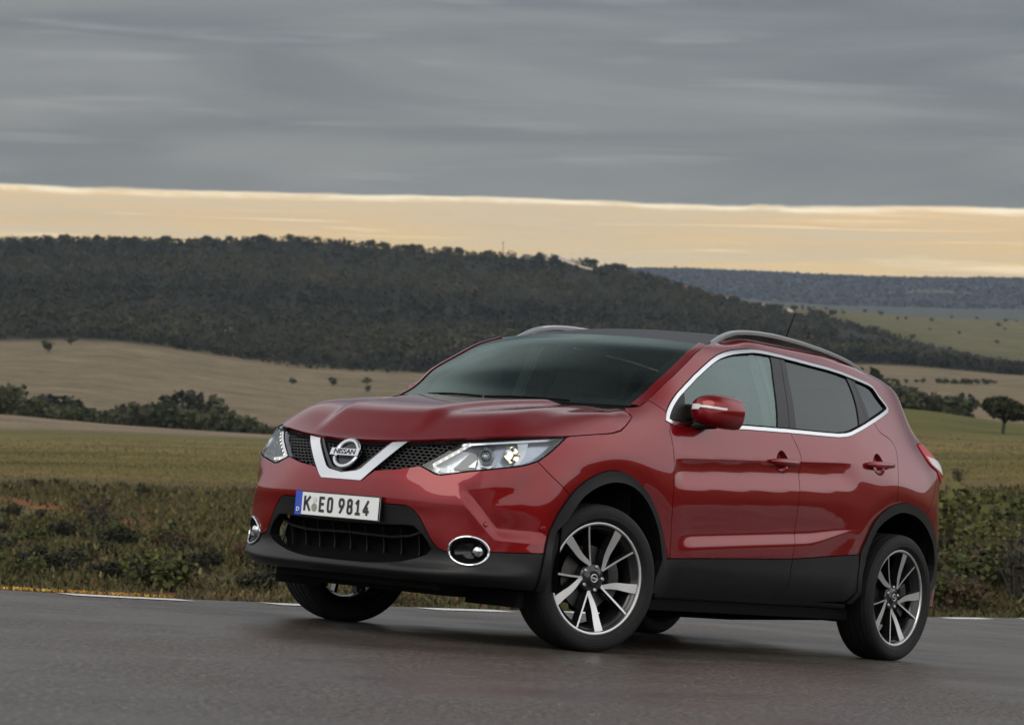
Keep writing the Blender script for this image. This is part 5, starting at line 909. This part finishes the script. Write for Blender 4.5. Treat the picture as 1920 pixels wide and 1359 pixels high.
# grille with chrome V and round badge
gr_half = cat((0, hood_e[0][1]-.004), [q-[0, .005] for q in hood_e[1:near(hood_e, A_('lamp_top')[-1])+1]], A_('lamp_in'), grl[::-1], (vo[1][0], vo[1][1]), (0, vc[0][1]))
gpoly = sym(gr_half)[::-1]; gm = shell('grille', MATTB, car, inset(gpoly, -.006), off=-.060, flange=-.06, step=.05, gap=0)
m = MB(); cw, ch = .029, .019
cen = [(i*cw+(j % 2)*cw/2, .66+j*ch*.75) for i in range(-28, 29) for j in range(0, 20)]; done = set()
for cx, cz in cen:
    for k in range(6):
        a = [(0, ch/2), (cw/2, ch/4), (cw/2, -ch/4), (0, -ch/2), (-cw/2, -ch/4), (-cw/2, ch/4)]; p, q = a[k], a[(k+1) % 6]; p = (cx+p[0], cz+p[1]); q = (cx+q[0], cz+q[1]); key = (round((p[0]+q[0])*500), round((p[1]+q[1])*500))
        if key in done: continue
        done.add(key)
        if not inpoly(np.array([[(p[0]+q[0])/2, (p[1]+q[1])/2]]), gpoly)[0]: continue
        d = np.array([q[0]-p[0], q[1]-p[1]]); d /= np.hypot(*d); nn = np.array([-d[1], d[0]])*.0026
        S4 = np.array([p, q, q, p], float); S4[:2] += nn; S4[2:] -= nn
        Vt = P(S4[:, 0], S4[:, 1], -.022); Vb = P(S4[:, 0], S4[:, 1], -.044); m.add(np.vstack([Vt, Vb]), [(3, 2, 1, 0), (0, 1, 5, 4), (2, 3, 7, 6)])
m.build('mesh', simple('grille black', (.006, .006, .006), .4, Specular_IOR_Level=.3), gm, smooth=False)
vh = cat((0, vc[0][1]), (vo[1][0]*.92, vc[0][1]), vo[1]+[.006, .006], vo[0]+[.006, -.002], vi[0], vi[1]+[.014, .012], vi[1]+[-.01, 0], (0, vc[1][1]))
shell('chrome_vee', CHROME, gm, sym(vh), off=.006, flange=.035, step=.02, gap=0)
fl_h = cat((0, vc[1][1]+.001), vi[1]+[-.012, .002], vi[1]+[.010, .014], vi[0]+[-.004, 0], vi[0]+[-.022, -.004], vi[1]+[-.008, .02], vi[1]+[-.026, .010], (0, vc[1][1]+.012))
shell('inner_vee', GLOSSB, gm, sym(fl_h), off=-.006, flange=.03, step=.03, gap=0)
o, a, u, n = frame(0., PT['emblem'][1], .012); EM = np.array([a, n, u]); m = MB(); R0 = .066
t = np.arange(49)*2*math.pi/48; m.tube(np.stack([R0*np.cos(t), 0*t, R0*np.sin(t)], 1), .0125, 10, False); em = mesh_obj('badge', np.array(m.V)*[1, .75, 1] @ EM+o, m.F, CHROME, gm); auto(em, 60)
m = MB(); m.lathe([(.0005, -.004), (.062, -.004)], 40); mesh_obj('badge_disc', np.array(m.V) @ EM+o, m.F, GLOSSB, gm)
m = MB(); m.box((0, .008, 0), (.172, .020, .034)); bo = mesh_obj('badge_bar', np.array(m.V) @ EM+o, m.F, CHROME, gm, False)
def lettering(txt, size, name, mat, M, O, parent, sxl=1.):
    c = bpy.data.curves.new(name, 'FONT'); c.body = txt; c.size = size; c.align_x = 'CENTER'; c.align_y = 'CENTER'; c.extrude = .0012; c.offset = .0006
    tmp = bpy.data.objects.new(name, c); COL.objects.link(tmp); dg = bpy.context.evaluated_depsgraph_get(); me = bpy.data.meshes.new_from_object(tmp.evaluated_get(dg)); bpy.data.objects.remove(tmp)
    V = np.array([v.co[:] for v in me.vertices])[:, [0, 2, 1]]*[sxl, 1, 1]; V = V @ M+O; F = [tuple(p.vertices) for p in me.polygons]
    return mesh_obj(name, V, F, mat, parent, False)
lettering('NISSAN', .034, 'badge_letters', GLOSSB, EM*np.array([[1], [1], [1]]), o+n*.0186, gm, 1.15)
# number plate
WHITEP = simple('plate white', (.62, .63, .62), .35); BLUEP = simple('plate blue', (.01, .05, .38), .35); INK = simple('plate black', (.010, .010, .011), .4)
px_, pz_ = 2.256, .5695; PM = np.array([[0, 1, 0], [1, 0, 0], [0, 0, 1.]]); PO = np.array([px_, 0, pz_])    # plate axes: across, out, up
m = MB(); m.box((px_-.012, 0, pz_-.001), (.012, .522, .114)); pl = m.build('number_plate', PLASTIC, car, smooth=False)
m = MB(); m.box((px_-.002, .021, pz_), (.006, .478, .110)); m.build('plate_face', WHITEP, pl, smooth=False)
m = MB(); m.box((px_-.002, -.2395, pz_), (.006, .041, .110)); m.build('plate_band', BLUEP, pl, smooth=False)
m = MB(); fr_w = .0035
for c, d in (((px_, .021, pz_+.0535), (.005, .478, fr_w)), ((px_, .021, pz_-.0535), (.005, .478, fr_w)), ((px_, .2585, pz_), (.005, .0035, .110))): m.box(c, d)
m.build('plate_rim', INK, pl, smooth=False)
GL = {'K': [[(0, 0), (0, 1)], [(.95, 1), (.08, .42)], [(.34, .60), (1, 0)]], 'E': [[(.95, 0), (0, 0), (0, 1), (.95, 1)], [(0, .52), (.8, .52)]],
 'O': [[(.25, 0), (.07, .08), (0, .25), (0, .75), (.07, .92), (.25, 1), (.75, 1), (.93, .92), (1, .75), (1, .25), (.93, .08), (.75, 0), (.25, 0)]],
 '9': [[(.22, 0), (.80, .42), (1, .62), (1, .80), (.90, .95), (.7, 1), (.3, 1), (.1, .95), (0, .8), (0, .66), (.1, .50), (.3, .44), (.85, .48)]],
 '8': [[(.3, .53), (.1, .60), (.05, .74), (.1, .92), (.3, 1), (.7, 1), (.9, .92), (.95, .74), (.9, .60), (.7, .53), (.3, .53), (.08, .44), (0, .27), (.07, .08), (.3, 0), (.7, 0), (.93, .08), (1, .27), (.92, .44), (.7, .53)]],
 '1': [[(.0, .80), (.52, 1), (.52, 0)], [(0, 0), (1, 0)]], '4': [[(.86, 1), (.02, .30), (.02, .22), (1, .22)], [(.68, .5), (.68, 0)]]}
m = MB(); y = -.205; hh, st = .072, .0062
for chx, wdt in (('K', .044), ('*', .036), ('E', .036), ('O', .037), (' ', .014), ('9', .037), ('8', .037), ('1', .034), ('4', .039)):
    if chx in GL:
        m = MB()
        for ln in GL[chx]:
            q = np.array([(y+st+a*(wdt-2*st), (b-.5)*(hh-2*st)) for a, b in ln])
            for i in range(len(q)-1):
                d = q[i+1]-q[i]; L = np.hypot(*d); d /= L; e = np.array([-d[1], d[0]])*st; x0 = q[i]-d*st*.75; x1 = q[i+1]+d*st*.75
                m.add([np.array([w_[0], .0030+.0002*(i % 3), w_[1]]) @ PM+PO for w_ in (x0+e, x0-e, x1-e, x1+e)], [(0, 1, 2, 3)])
        m.build('plate_letter', INK, pl, smooth=False)
    y += wdt+(.014 if chx not in ' *' else .006)
    if chx == 'K': y -= .004
m = MB()
for zz, rr in ((.020, .0125),): m.add([np.array([-.138+rr*math.cos(t), .0034, zz+rr*math.sin(t)]) @ PM+PO for t in np.arange(20)*math.pi/10], [tuple(range(20))])
m.build('plate_seal', simple('seal grey', (.50, .51, .50), .5), pl, smooth=False)
m = MB(); m.add([np.array([-.138+.0165*math.cos(t), .0034, -.016+.019*math.sin(t)]) @ PM+PO for t in np.arange(20)*math.pi/10], [tuple(range(20))]); m.build('plate_seal', simple('seal bronze', (.22, .22, .17), .5), pl, smooth=False)
lettering('D', .026, 'plate_letter', WHITEP, PM, PO+np.array([.0032, -.2395, -.030]), pl)
# roof rails, aerial
for sd_ in (1, -1):
    px = np.array([.30, .24, .16, .06, -.05, -.17, -.32, -.58, -.80, -.95, -1.08, -1.18, -1.27]); pz = np.array([1.536, 1.568, 1.605, 1.633, 1.647, 1.654, 1.657, 1.648, 1.632, 1.617, 1.598, 1.574, 1.545]); py = np.interp(px, [-1.3, -.6, .06, .3], [.595, .60, .607, .625])
    xs = np.linspace(.30, -1.27, 60); zs = np.interp(-xs, -px, pz); zs = blur(zs, 1.2, 0); ys = np.interp(-xs, -px, py); m = MB()
    hgt = .030*np.ones(60); rows = []
    for x_, y_, z_, in zip(xs, ys, zs): rows.append([np.array([x_, (y_+dy)*sd_, z_+dz]) for dy, dz in ((.017, -.022), (.019, -.006), (.011, .0), (-.010, .0), (-.019, -.008), (-.017, -.024))])
    m.grid(np.array(rows)); m.build('roof_rail', RAIL, car, 40)
    m = MB(); eb = np.stack([xs[4:-2], ys[4:-2]*sd_, zs[4:-2]-.024], 1); lowz = np.interp(-xs, -re_[:, 0], re_[:, 2])[4:-2]; m.grid(np.stack([eb, np.stack([xs[4:-2], (ys[4:-2]-.004)*sd_, lowz-.012], 1)], 1)); m.build('rail_web', GLOSSB, car)
m = MB(); m.tube([(-1.30, 0, 1.60), (-1.33, 0, 1.655), (-1.375, 0, 1.74), (-1.45, 0, 1.885)], [.022, .008, .0042, .003], 8); m.build('aerial', MATTB, car)
# door mirrors
for o_, sd_ in zip(DF, (1, -1)):
    # profile of the housing seen from ahead, swept front to back
    yy = np.array([.0, .02, .06, .12, .18, .215, .23])*.205/.23; top = np.array([.060, .092, .112, .120, .110, .090, .060]); bot = np.array([.005, -.034, -.042, -.048, -.052, -.042, .012])
    m = MB(); rows = []; base = np.array([.635, .828, 1.150])
    for tx, sc in ((.118, .02), (.116, .42), (.104, .72), (.076, .89), (.03, .98), (-.03, 1.0), (-.070, .985), (-.072, .90)):
        cy, cz = .1025, .035; ring = [(y_, z_) for y_, z_ in zip(yy, top)]+[(y_, z_) for y_, z_ in zip(yy[::-1], bot[::-1])]
        ring = resamp(np.array(ring), .02)[:]; ring = np.array(ring); n_ = 40; dd = np.r_[0, np.cumsum(np.hypot(*np.diff(np.vstack([ring, ring[:1]]), axis=0).T))]; tt = np.linspace(0, dd[-1], n_+1); R2 = np.stack([np.interp(tt, dd, np.r_[ring[:, k], ring[0, k]]) for k in (0, 1)], 1)
        R2[:, 0] = blur(np.r_[R2[-6:-1, 0], R2[:, 0], R2[1:6, 0]], 1.2, 0)[5:-5]; R2[:, 1] = blur(np.r_[R2[-6:-1, 1], R2[:, 1], R2[1:6, 1]], 1.2, 0)[5:-5]
        rows.append([(base+np.array([tx-.05*(cy+(y_-cy)*sc)/.23, cy+(y_-cy)*sc, cz+(z_-cz)*sc+.02*(y_/.23)*0]))*[1, sd_, 1] for y_, z_ in R2])
    m.grid(np.array(rows)); mo = m.build('mirror', PAINT, o_, 60)
    m = MB(); rr = np.array(rows[-1]); m.add(np.vstack([rr[:-1], rr[:-1].mean(0)]), [(i, (i+1) % 40, 40) for i in range(40)]); m.build('mirror_glass', CHROME, mo)
    m = MB(); m.tube([(base+np.array(q))*[1, sd_, 1] for q in ((.03, -.02, -.042), (.04, .02, -.040), (.03, .07, -.034), (.0, .12, -.030))], [.036, .030, .026, .022], 12); m.build('mirror_arm', PLASTIC, mo)
    m = MB(); q = []
    for y_ in np.linspace(.040, .198, 24):
        i = None; xf = .112-.05*y_/.23; k = min(1., abs(y_-.1025)/.1025); xx = .119-.05*y_/.23-.060*k**3.4; zz = .046+.004*math.sin(y_*20); hh2 = .010 if y_ < .085 else .0055
        q.append([(base+np.array([xx+.004, y_, zz+hh2]))*[1, sd_, 1], (base+np.array([xx+.006, y_, zz-hh2*(1.6 if y_ < .085 else 1)]))*[1, sd_, 1]])
    m.grid(np.array(q)); m.build('indicator', CLRL, mo)
# tail lamps, tailgate
tail_p = cat((4.70, 1.203), (4.88, 1.20), (5.02, 1.15), (5.05, 1.02), (4.86, .985), (4.74, 1.0), tail_in[::-1])
for sd_ in (1, -1):
    t_ = shell('tail_light', REDL, car, tail_p[::-1] if area(tail_p) < 0 else tail_p, off=.006, flange=.03, step=.03, mirror=sd_ < 0)
    q = cat((4.585, 1.135), (4.72, 1.125), (4.90, 1.10), (4.93, 1.04), (4.80, 1.02), (4.70, 1.06), (4.63, 1.085)); shell('clear_lens', CLRL, t_, q, off=.011, flange=.01, step=.03, mirror=sd_ < 0)
tg = cat((surf_max, 1.49), (5.0, 1.49), (4.6, 1.495), rear_e, (5.03, 1.16), (5.06, 1.01), (4.86, .975), (4.80, .95), (4.95, .81), (surf_max, .81))-[surf_max, 0]
shell('tailgate', PAINT, car, sym(tg), S=lambda s, z, o=0: P_rear(s, z, o), Nf=lambda s, z: N_rear(s, z), step=.05)
rw = cat((0, 1.42), (-.55, 1.42), (-.62, 1.25), (-.60, 1.14), (0, 1.12)); shell('rear_window', PRIV, car, sym(rw), S=lambda s, z, o=0: P_rear(s, z, o), Nf=lambda s, z: N_rear(s, z), step=.05, off=.006, flange=.006)
# wheels
def wheel(x, y, steer, rot, side):
    wm = MB(); wm.lathe([(.250, -.10), (.236, -.085), (.215, -.05), (.212, .02), (.222, .062), (.240, .078), (.2585, .082), (.2600, .089), (.2560, .093), (.2490, .090), (.2400, .079), (.232, .07)], 96)
    W = wm.build('wheel', GLOSSB, car, 40)
    rl = MB(); rl.lathe([(.2615, .0890), (.2612, .0932), (.2560, .0950), (.2490, .0925), (.2460, .086)], 96); rl.build('rim_edge', MACH, W, 40)
    ty = MB(); pr = [(.252, .084), (.262, .098), (.280, .1115), (.300, .1145), (.318, .1110), (.330, .1020), (.3372, .0930), (.3405, .0800)]
    for g0 in (.058, .020, -.020, -.058): pr += [(.3428, g0+.006), (.335, g0+.005), (.335, g0-.005), (.3428, g0-.006)]
    pr += [(.3405, -.08), (.3372, -.093), (.330, -.102), (.318, -.111), (.300, -.1145), (.280, -.1115), (.262, -.098), (.252, -.084)]; ty.lathe(pr, 128); ty.build('tyre', TYRE, W, 28)
    RIM = .2585
    def spoke(path, name, d0=.086, d1=.060, dep=.045):          # path of (r, angle deg, half width) in rim radii
        f = MB(); P2 = np.array([(-r*RIM*math.cos(math.radians(a)), r*RIM*math.sin(math.radians(a))) for r, a, _ in path]); hw = np.array([h*RIM for _, _, h in path]); rr = np.array([r for r, _, _ in path])
        T_ = np.gradient(P2, axis=0); T_ /= np.linalg.norm(T_, axis=1)[:, None]; Nn = np.stack([-T_[:, 1], T_[:, 0]], 1); L = P2+Nn*hw[:, None]; R_ = P2-Nn*hw[:, None]
        yv = d1+(d0-d1)*np.clip((rr-.22)/.74, 0, 1)**1.3
        def v3(q, yy_): return np.stack([q[:, 0], yy_, q[:, 1]], 1)
        f.grid(np.stack([v3(L, yv), v3(R_, yv)], 1)); b = MB(); b.grid(np.stack([v3(L, yv-.0006), v3(L+Nn*.004, yv-dep)], 1)); b.grid(np.stack([v3(R_, yv-.0006), v3(R_-Nn*.004, yv-dep)], 1)); return f, b
    F_ = MB(); B_ = MB()
    for k in range(5):
        a0 = rot+72*k
        r_ = np.array([.985, .90, .80, .70, .60, .52, .45, .39, .34, .30, .265, .235]); an = np.interp(r_, [.235, .265, .30, .34, .39, .45, .52, .60, .985], [-25.5, -23, -19.5, -15, -10.5, -7, -4.5, -3, 0]); hw = np.interp(r_, [.235, .30, .45, .985], [.022, .039, .055, .090])
        for pth in (list(zip(r_, a0+an, hw)), [(r, a0-31+(1-r)*3, 0.0175) for r in np.linspace(.99, .245, 10)]):
            f, b = spoke(pth, 's'); F_.add(f.V, f.F); B_.add(b.V, b.F)
    F_.build('spokes', MACH, W, 30); B_.build('spoke_sides', GLOSSB, W, 30)
    h = MB(); h.lathe([(.0005, .068), (.030, .068), (.034, .063), (.040, .060), (.062, .058), (.070, .050), (.074, .02), (.080, -.02)], 40); h.build('hub', GLOSSB, W, 30)
    n_ = MB()
    for k in range(5):
        a = math.radians(rot-31+72*k+38); q = MB(); q.lathe([(.0005, .066), (.006, .066), (.0095, .062), (.0095, .045)], 12); n_.add(np.array(q.V)+[-.056*math.cos(a), 0, .056*math.sin(a)], q.F)
    n_.build('wheel_nuts', SATIN, W, 30)
    e = MB(); t = np.arange(25)*2*math.pi/24; e.tube(np.stack([.0175*np.cos(t), 0*t+.069, .0175*np.sin(t)], 1), .0032, 6, False); e.box((0, .0705, 0), (.046, .004, .009), [[math.cos(.2), 0, -math.sin(.2)], [0, 1, 0], [math.sin(.2), 0, math.cos(.2)]]); e.build('centre_badge', SATIN, W, 40)
    d = MB(); d.lathe([(.075, .012), (.150, .012), (.150, -.010), (.075, -.010)], 64, closed=True); d.build('brake_disc', DISC, W, 30)
    c = MB()
    for t in np.linspace(math.radians(155), math.radians(215), 9): c.box((.128*math.cos(t), .012, .128*math.sin(t)), (.055, .075, .030), [[math.cos(t), 0, -math.sin(t)], [0, 1, 0], [math.sin(t), 0, math.cos(t)]])
    c.build('brake_caliper', DARKM, W, 30)
    W.matrix_local = Matrix.Translation((x, y, .339)) @ Matrix.Rotation(steer, 4, 'Z') @ (Matrix.Rotation(math.pi, 4, 'Z') if side < 0 else Matrix())
    return W
def tyre_(t):
    tcx = t.node('ShaderNodeTexCoord').outputs['Object']; sp = t.node('ShaderNodeSeparateXYZ'); t.l.new(tcx, sp.inputs[0])
    an = t.math('ARCTAN2', sp.outputs[0], sp.outputs[2]); rad = t.math('SQRT', t.math('ADD', t.math('MULTIPLY', sp.outputs[0], sp.outputs[0]), t.math('MULTIPLY', sp.outputs[2], sp.outputs[2])))
    tread = t.mapr(rad, .322, .332); sip = t.math('GREATER_THAN', t.math('SINE', t.math('ADD', t.math('MULTIPLY', an, 110.), t.math('MULTIPLY', sp.outputs[1], 60.))), .55)
    ribs = t.math('MULTIPLY', t.math('SINE', t.math('MULTIPLY', rad, 900.)), .25)
    b = t.node('ShaderNodeBump', i_Strength=.7, i_Distance=.004); t.l.new(t.math('ADD', t.math('MULTIPLY', t.math('MULTIPLY', sip, tread), -1.), ribs), b.inputs['Height'])
    return pbr(t, Base_Color=t.mix(t.noise(tcx, 30, 3), (.007, .007, .0072), (.013, .0125, .012)), Specular_IOR_Level=.18, Roughness=.6, Normal=b.outputs[0])
TYRE = material('tyre rubber treaded', tyre_)
ST = -.275
wheel(1.385, .795, ST, 64, 1); wheel(1.275, -.795, ST, 20, -1); wheel(-1.323, .790, 0, 77, 1); wheel(-1.323, -.790, 0, 10, -1)
# arch liners, underbody, cabin
for arc, ax in ((archFi, 1.353), (archRi, -1.295)):
    X = P(arc[:, 0], arc[:, 1], -.02); lo0, lo1 = X[0].copy(), X[-1].copy(); lo0[2] = .26; lo1[2] = .26; X = np.vstack([[lo0], X, [lo1]])
    for sd_ in (1, -1):
        m = MB(); m.grid(np.stack([X*[1, sd_, 1], X*[1, 0, 1]+[0, .50*sd_, 0]], 1)); c = np.array([ax, .50*sd_, .3]); Y = X*[1, 0, 1]+[0, .50*sd_, 0]; m.add(np.vstack([Y, c]), [(i, i+1, len(Y)) for i in range(len(Y)-1)]); m.build('arch_liner', MATTB, car)
m = MB(); m.box((0, 0, .235), (1.9, 1.60, .06)); m.box((1.38, 0, .25), (1.25, .98, .09)); m.box((-1.5, 0, .27), (.95, .98, .10)); m.box((0, 0, .205), (1.2, .7, .03)); m.box((1.9, 0, .245), (.36, 1.0, .03))
m.box((1.80, .60, .215), (.05, .30, .07)); m.box((1.80, -.60, .215), (.05, .30, .07)); m.box((-.95, .62, .215), (.10, .25, .05)); m.tube([(1.3, -.6, .33), (1.3, .6, .33)], .03); m.tube([(-1.32, -.6, .30), (-1.32, .6, .30)], .04); m.tube([(.8, .3, .19), (-.6, .3, .185), (-1.9, .35, .22)], .035)
m.build('underbody', MATTB, car, smooth=False)
m = MB(); sg = np.linspace(1.75, 5.2, 90)
for sd_ in (1, -1):
    for z0, z1, zl in ((.86, 1.085, 0), (.30, .86, 1)):
        xx, _ = plan(sg); mask = np.ones(90, bool) if not zl else (np.abs(xx-1.353) > .47) & (np.abs(xx+1.3) > .52)
        for i in range(89):
            if mask[i] and mask[i+1]: m.add(P(np.array([sg[i], sg[i+1], sg[i+1], sg[i]]), np.array([z0, z0, z1, z1]), -.045)*[1, sd_, 1], [(0, 1, 2, 3)])
m.add([(1.15, -.85, .90), (1.15, .85, .90), (1.15, .85, .3), (1.15, -.85, .3)], [(0, 1, 2, 3)]); m.add([(1.15, -.8, .34), (1.15, .8, .34), (-1.9, .8, .34), (-1.9, -.8, .34)], [(0, 1, 2, 3)])
m.build('inner_shell', MATTB, car, smooth=False)
ds = MB(); ds.grid(np.array([[(x, y, z) for y in np.linspace(-.74, .74, 9)] for x, z in ((1.12, 1.10), (.95, 1.125), (.78, 1.12), (.70, 1.09), (.68, .95), (.75, .70))])); ds.box((.76, .37, 1.13), (.18, .34, .05)); ds.build('dashboard', TRIMI, car, 50)
sw = MB(); t = np.arange(33)*2*math.pi/32; cth = math.radians(25); sw.tube([(.55-.185*math.sin(a)*math.sin(cth), .37+.185*math.cos(a), .99+.185*math.sin(a)*math.cos(cth)) for a in t], .016, 8, False); sw.tube([(.55, .19, .99), (.55, .55, .99)], .02); sw.tube([(.55, .37, .99), (.70, .37, .95)], .04); sw.build('steering_wheel', TRIMI, car)
def loft(parts, n=16):
    g = MB(); rows = []
    for c, d, e in parts: rows.append([(c[0]+d*math.copysign(abs(math.cos(a))**.6, math.cos(a)), c[1]+e*math.copysign(abs(math.sin(a))**.6, math.sin(a)), c[2]) for a in np.linspace(0, 2*math.pi, n+1)])
    g.grid(np.array(rows)); return g
for x0, y0 in ((.05, .37), (.05, -.37)):
    s_ = loft([((x0-.02, y0, .72), .10, .24), ((x0-.08, y0, .9), .09, .25), ((x0-.16, y0, 1.12), .075, .24), ((x0-.21, y0, 1.24), .06, .19), ((x0-.22, y0, 1.27), .03, .12)]); s_.add(*[(lambda q: (q.V, q.F))(loft([((x0-.215, y0, 1.26), .02, .09), ((x0-.21, y0, 1.29), .05, .125), ((x0-.215, y0, 1.40), .05, .125), ((x0-.22, y0, 1.45), .04, .105), ((x0-.22, y0, 1.46), .005, .02)]))][0]); s_.box((x0+.18, y0, .66), (.52, .48, .16)); s_.build('seat', CLOTH, car, 50)
s_ = loft([((-.82, 0, .75), .10, .66), ((-.95, 0, 1.15), .07, .64), ((-.97, 0, 1.20), .02, .6)])
for y0 in (.4, -.4): q = loft([((-.97, y0, 1.17), .03, .10), ((-.97, y0, 1.22), .05, .12), ((-.98, y0, 1.33), .04, .11), ((-.98, y0, 1.35), .005, .03)]); s_.add(q.V, q.F)
s_.build('seat', CLOTH, car, 50)
m = MB()
for sd_ in (1, -1): m.grid(np.stack([P(np.linspace(2.86, 3.06, 4), np.full(4, zz), -.05)*[1, sd_, 1] for zz in np.linspace(1.0, 1.57, 8)], 0)+0); m.tube([P(2.96+q*.0, zz, -.055)*[1, sd_, 1] for q, zz in ((0, 1.0), (0, 1.3), (0, 1.55))], .03)
m.build('cabin_pillar', TRIMI, car)
m = MB(); q = [(.20, 0, 1.44), (.20, .11, 1.45), (.20, .12, 1.42), (.20, .10, 1.385), (.20, -.10, 1.385), (.20, -.12, 1.42), (.20, -.11, 1.45)]; m.add([(a+.30, b, c+.03) for a, b, c in q]+[(a+.27, b, c+.03) for a, b, c in q], [tuple(range(7)), tuple(range(13, 6, -1))]+[(i, (i+1) % 7, 7+(i+1) % 7, 7+i) for i in range(7)]); m.build('rear_view_mirror', MATTB, car, 20)
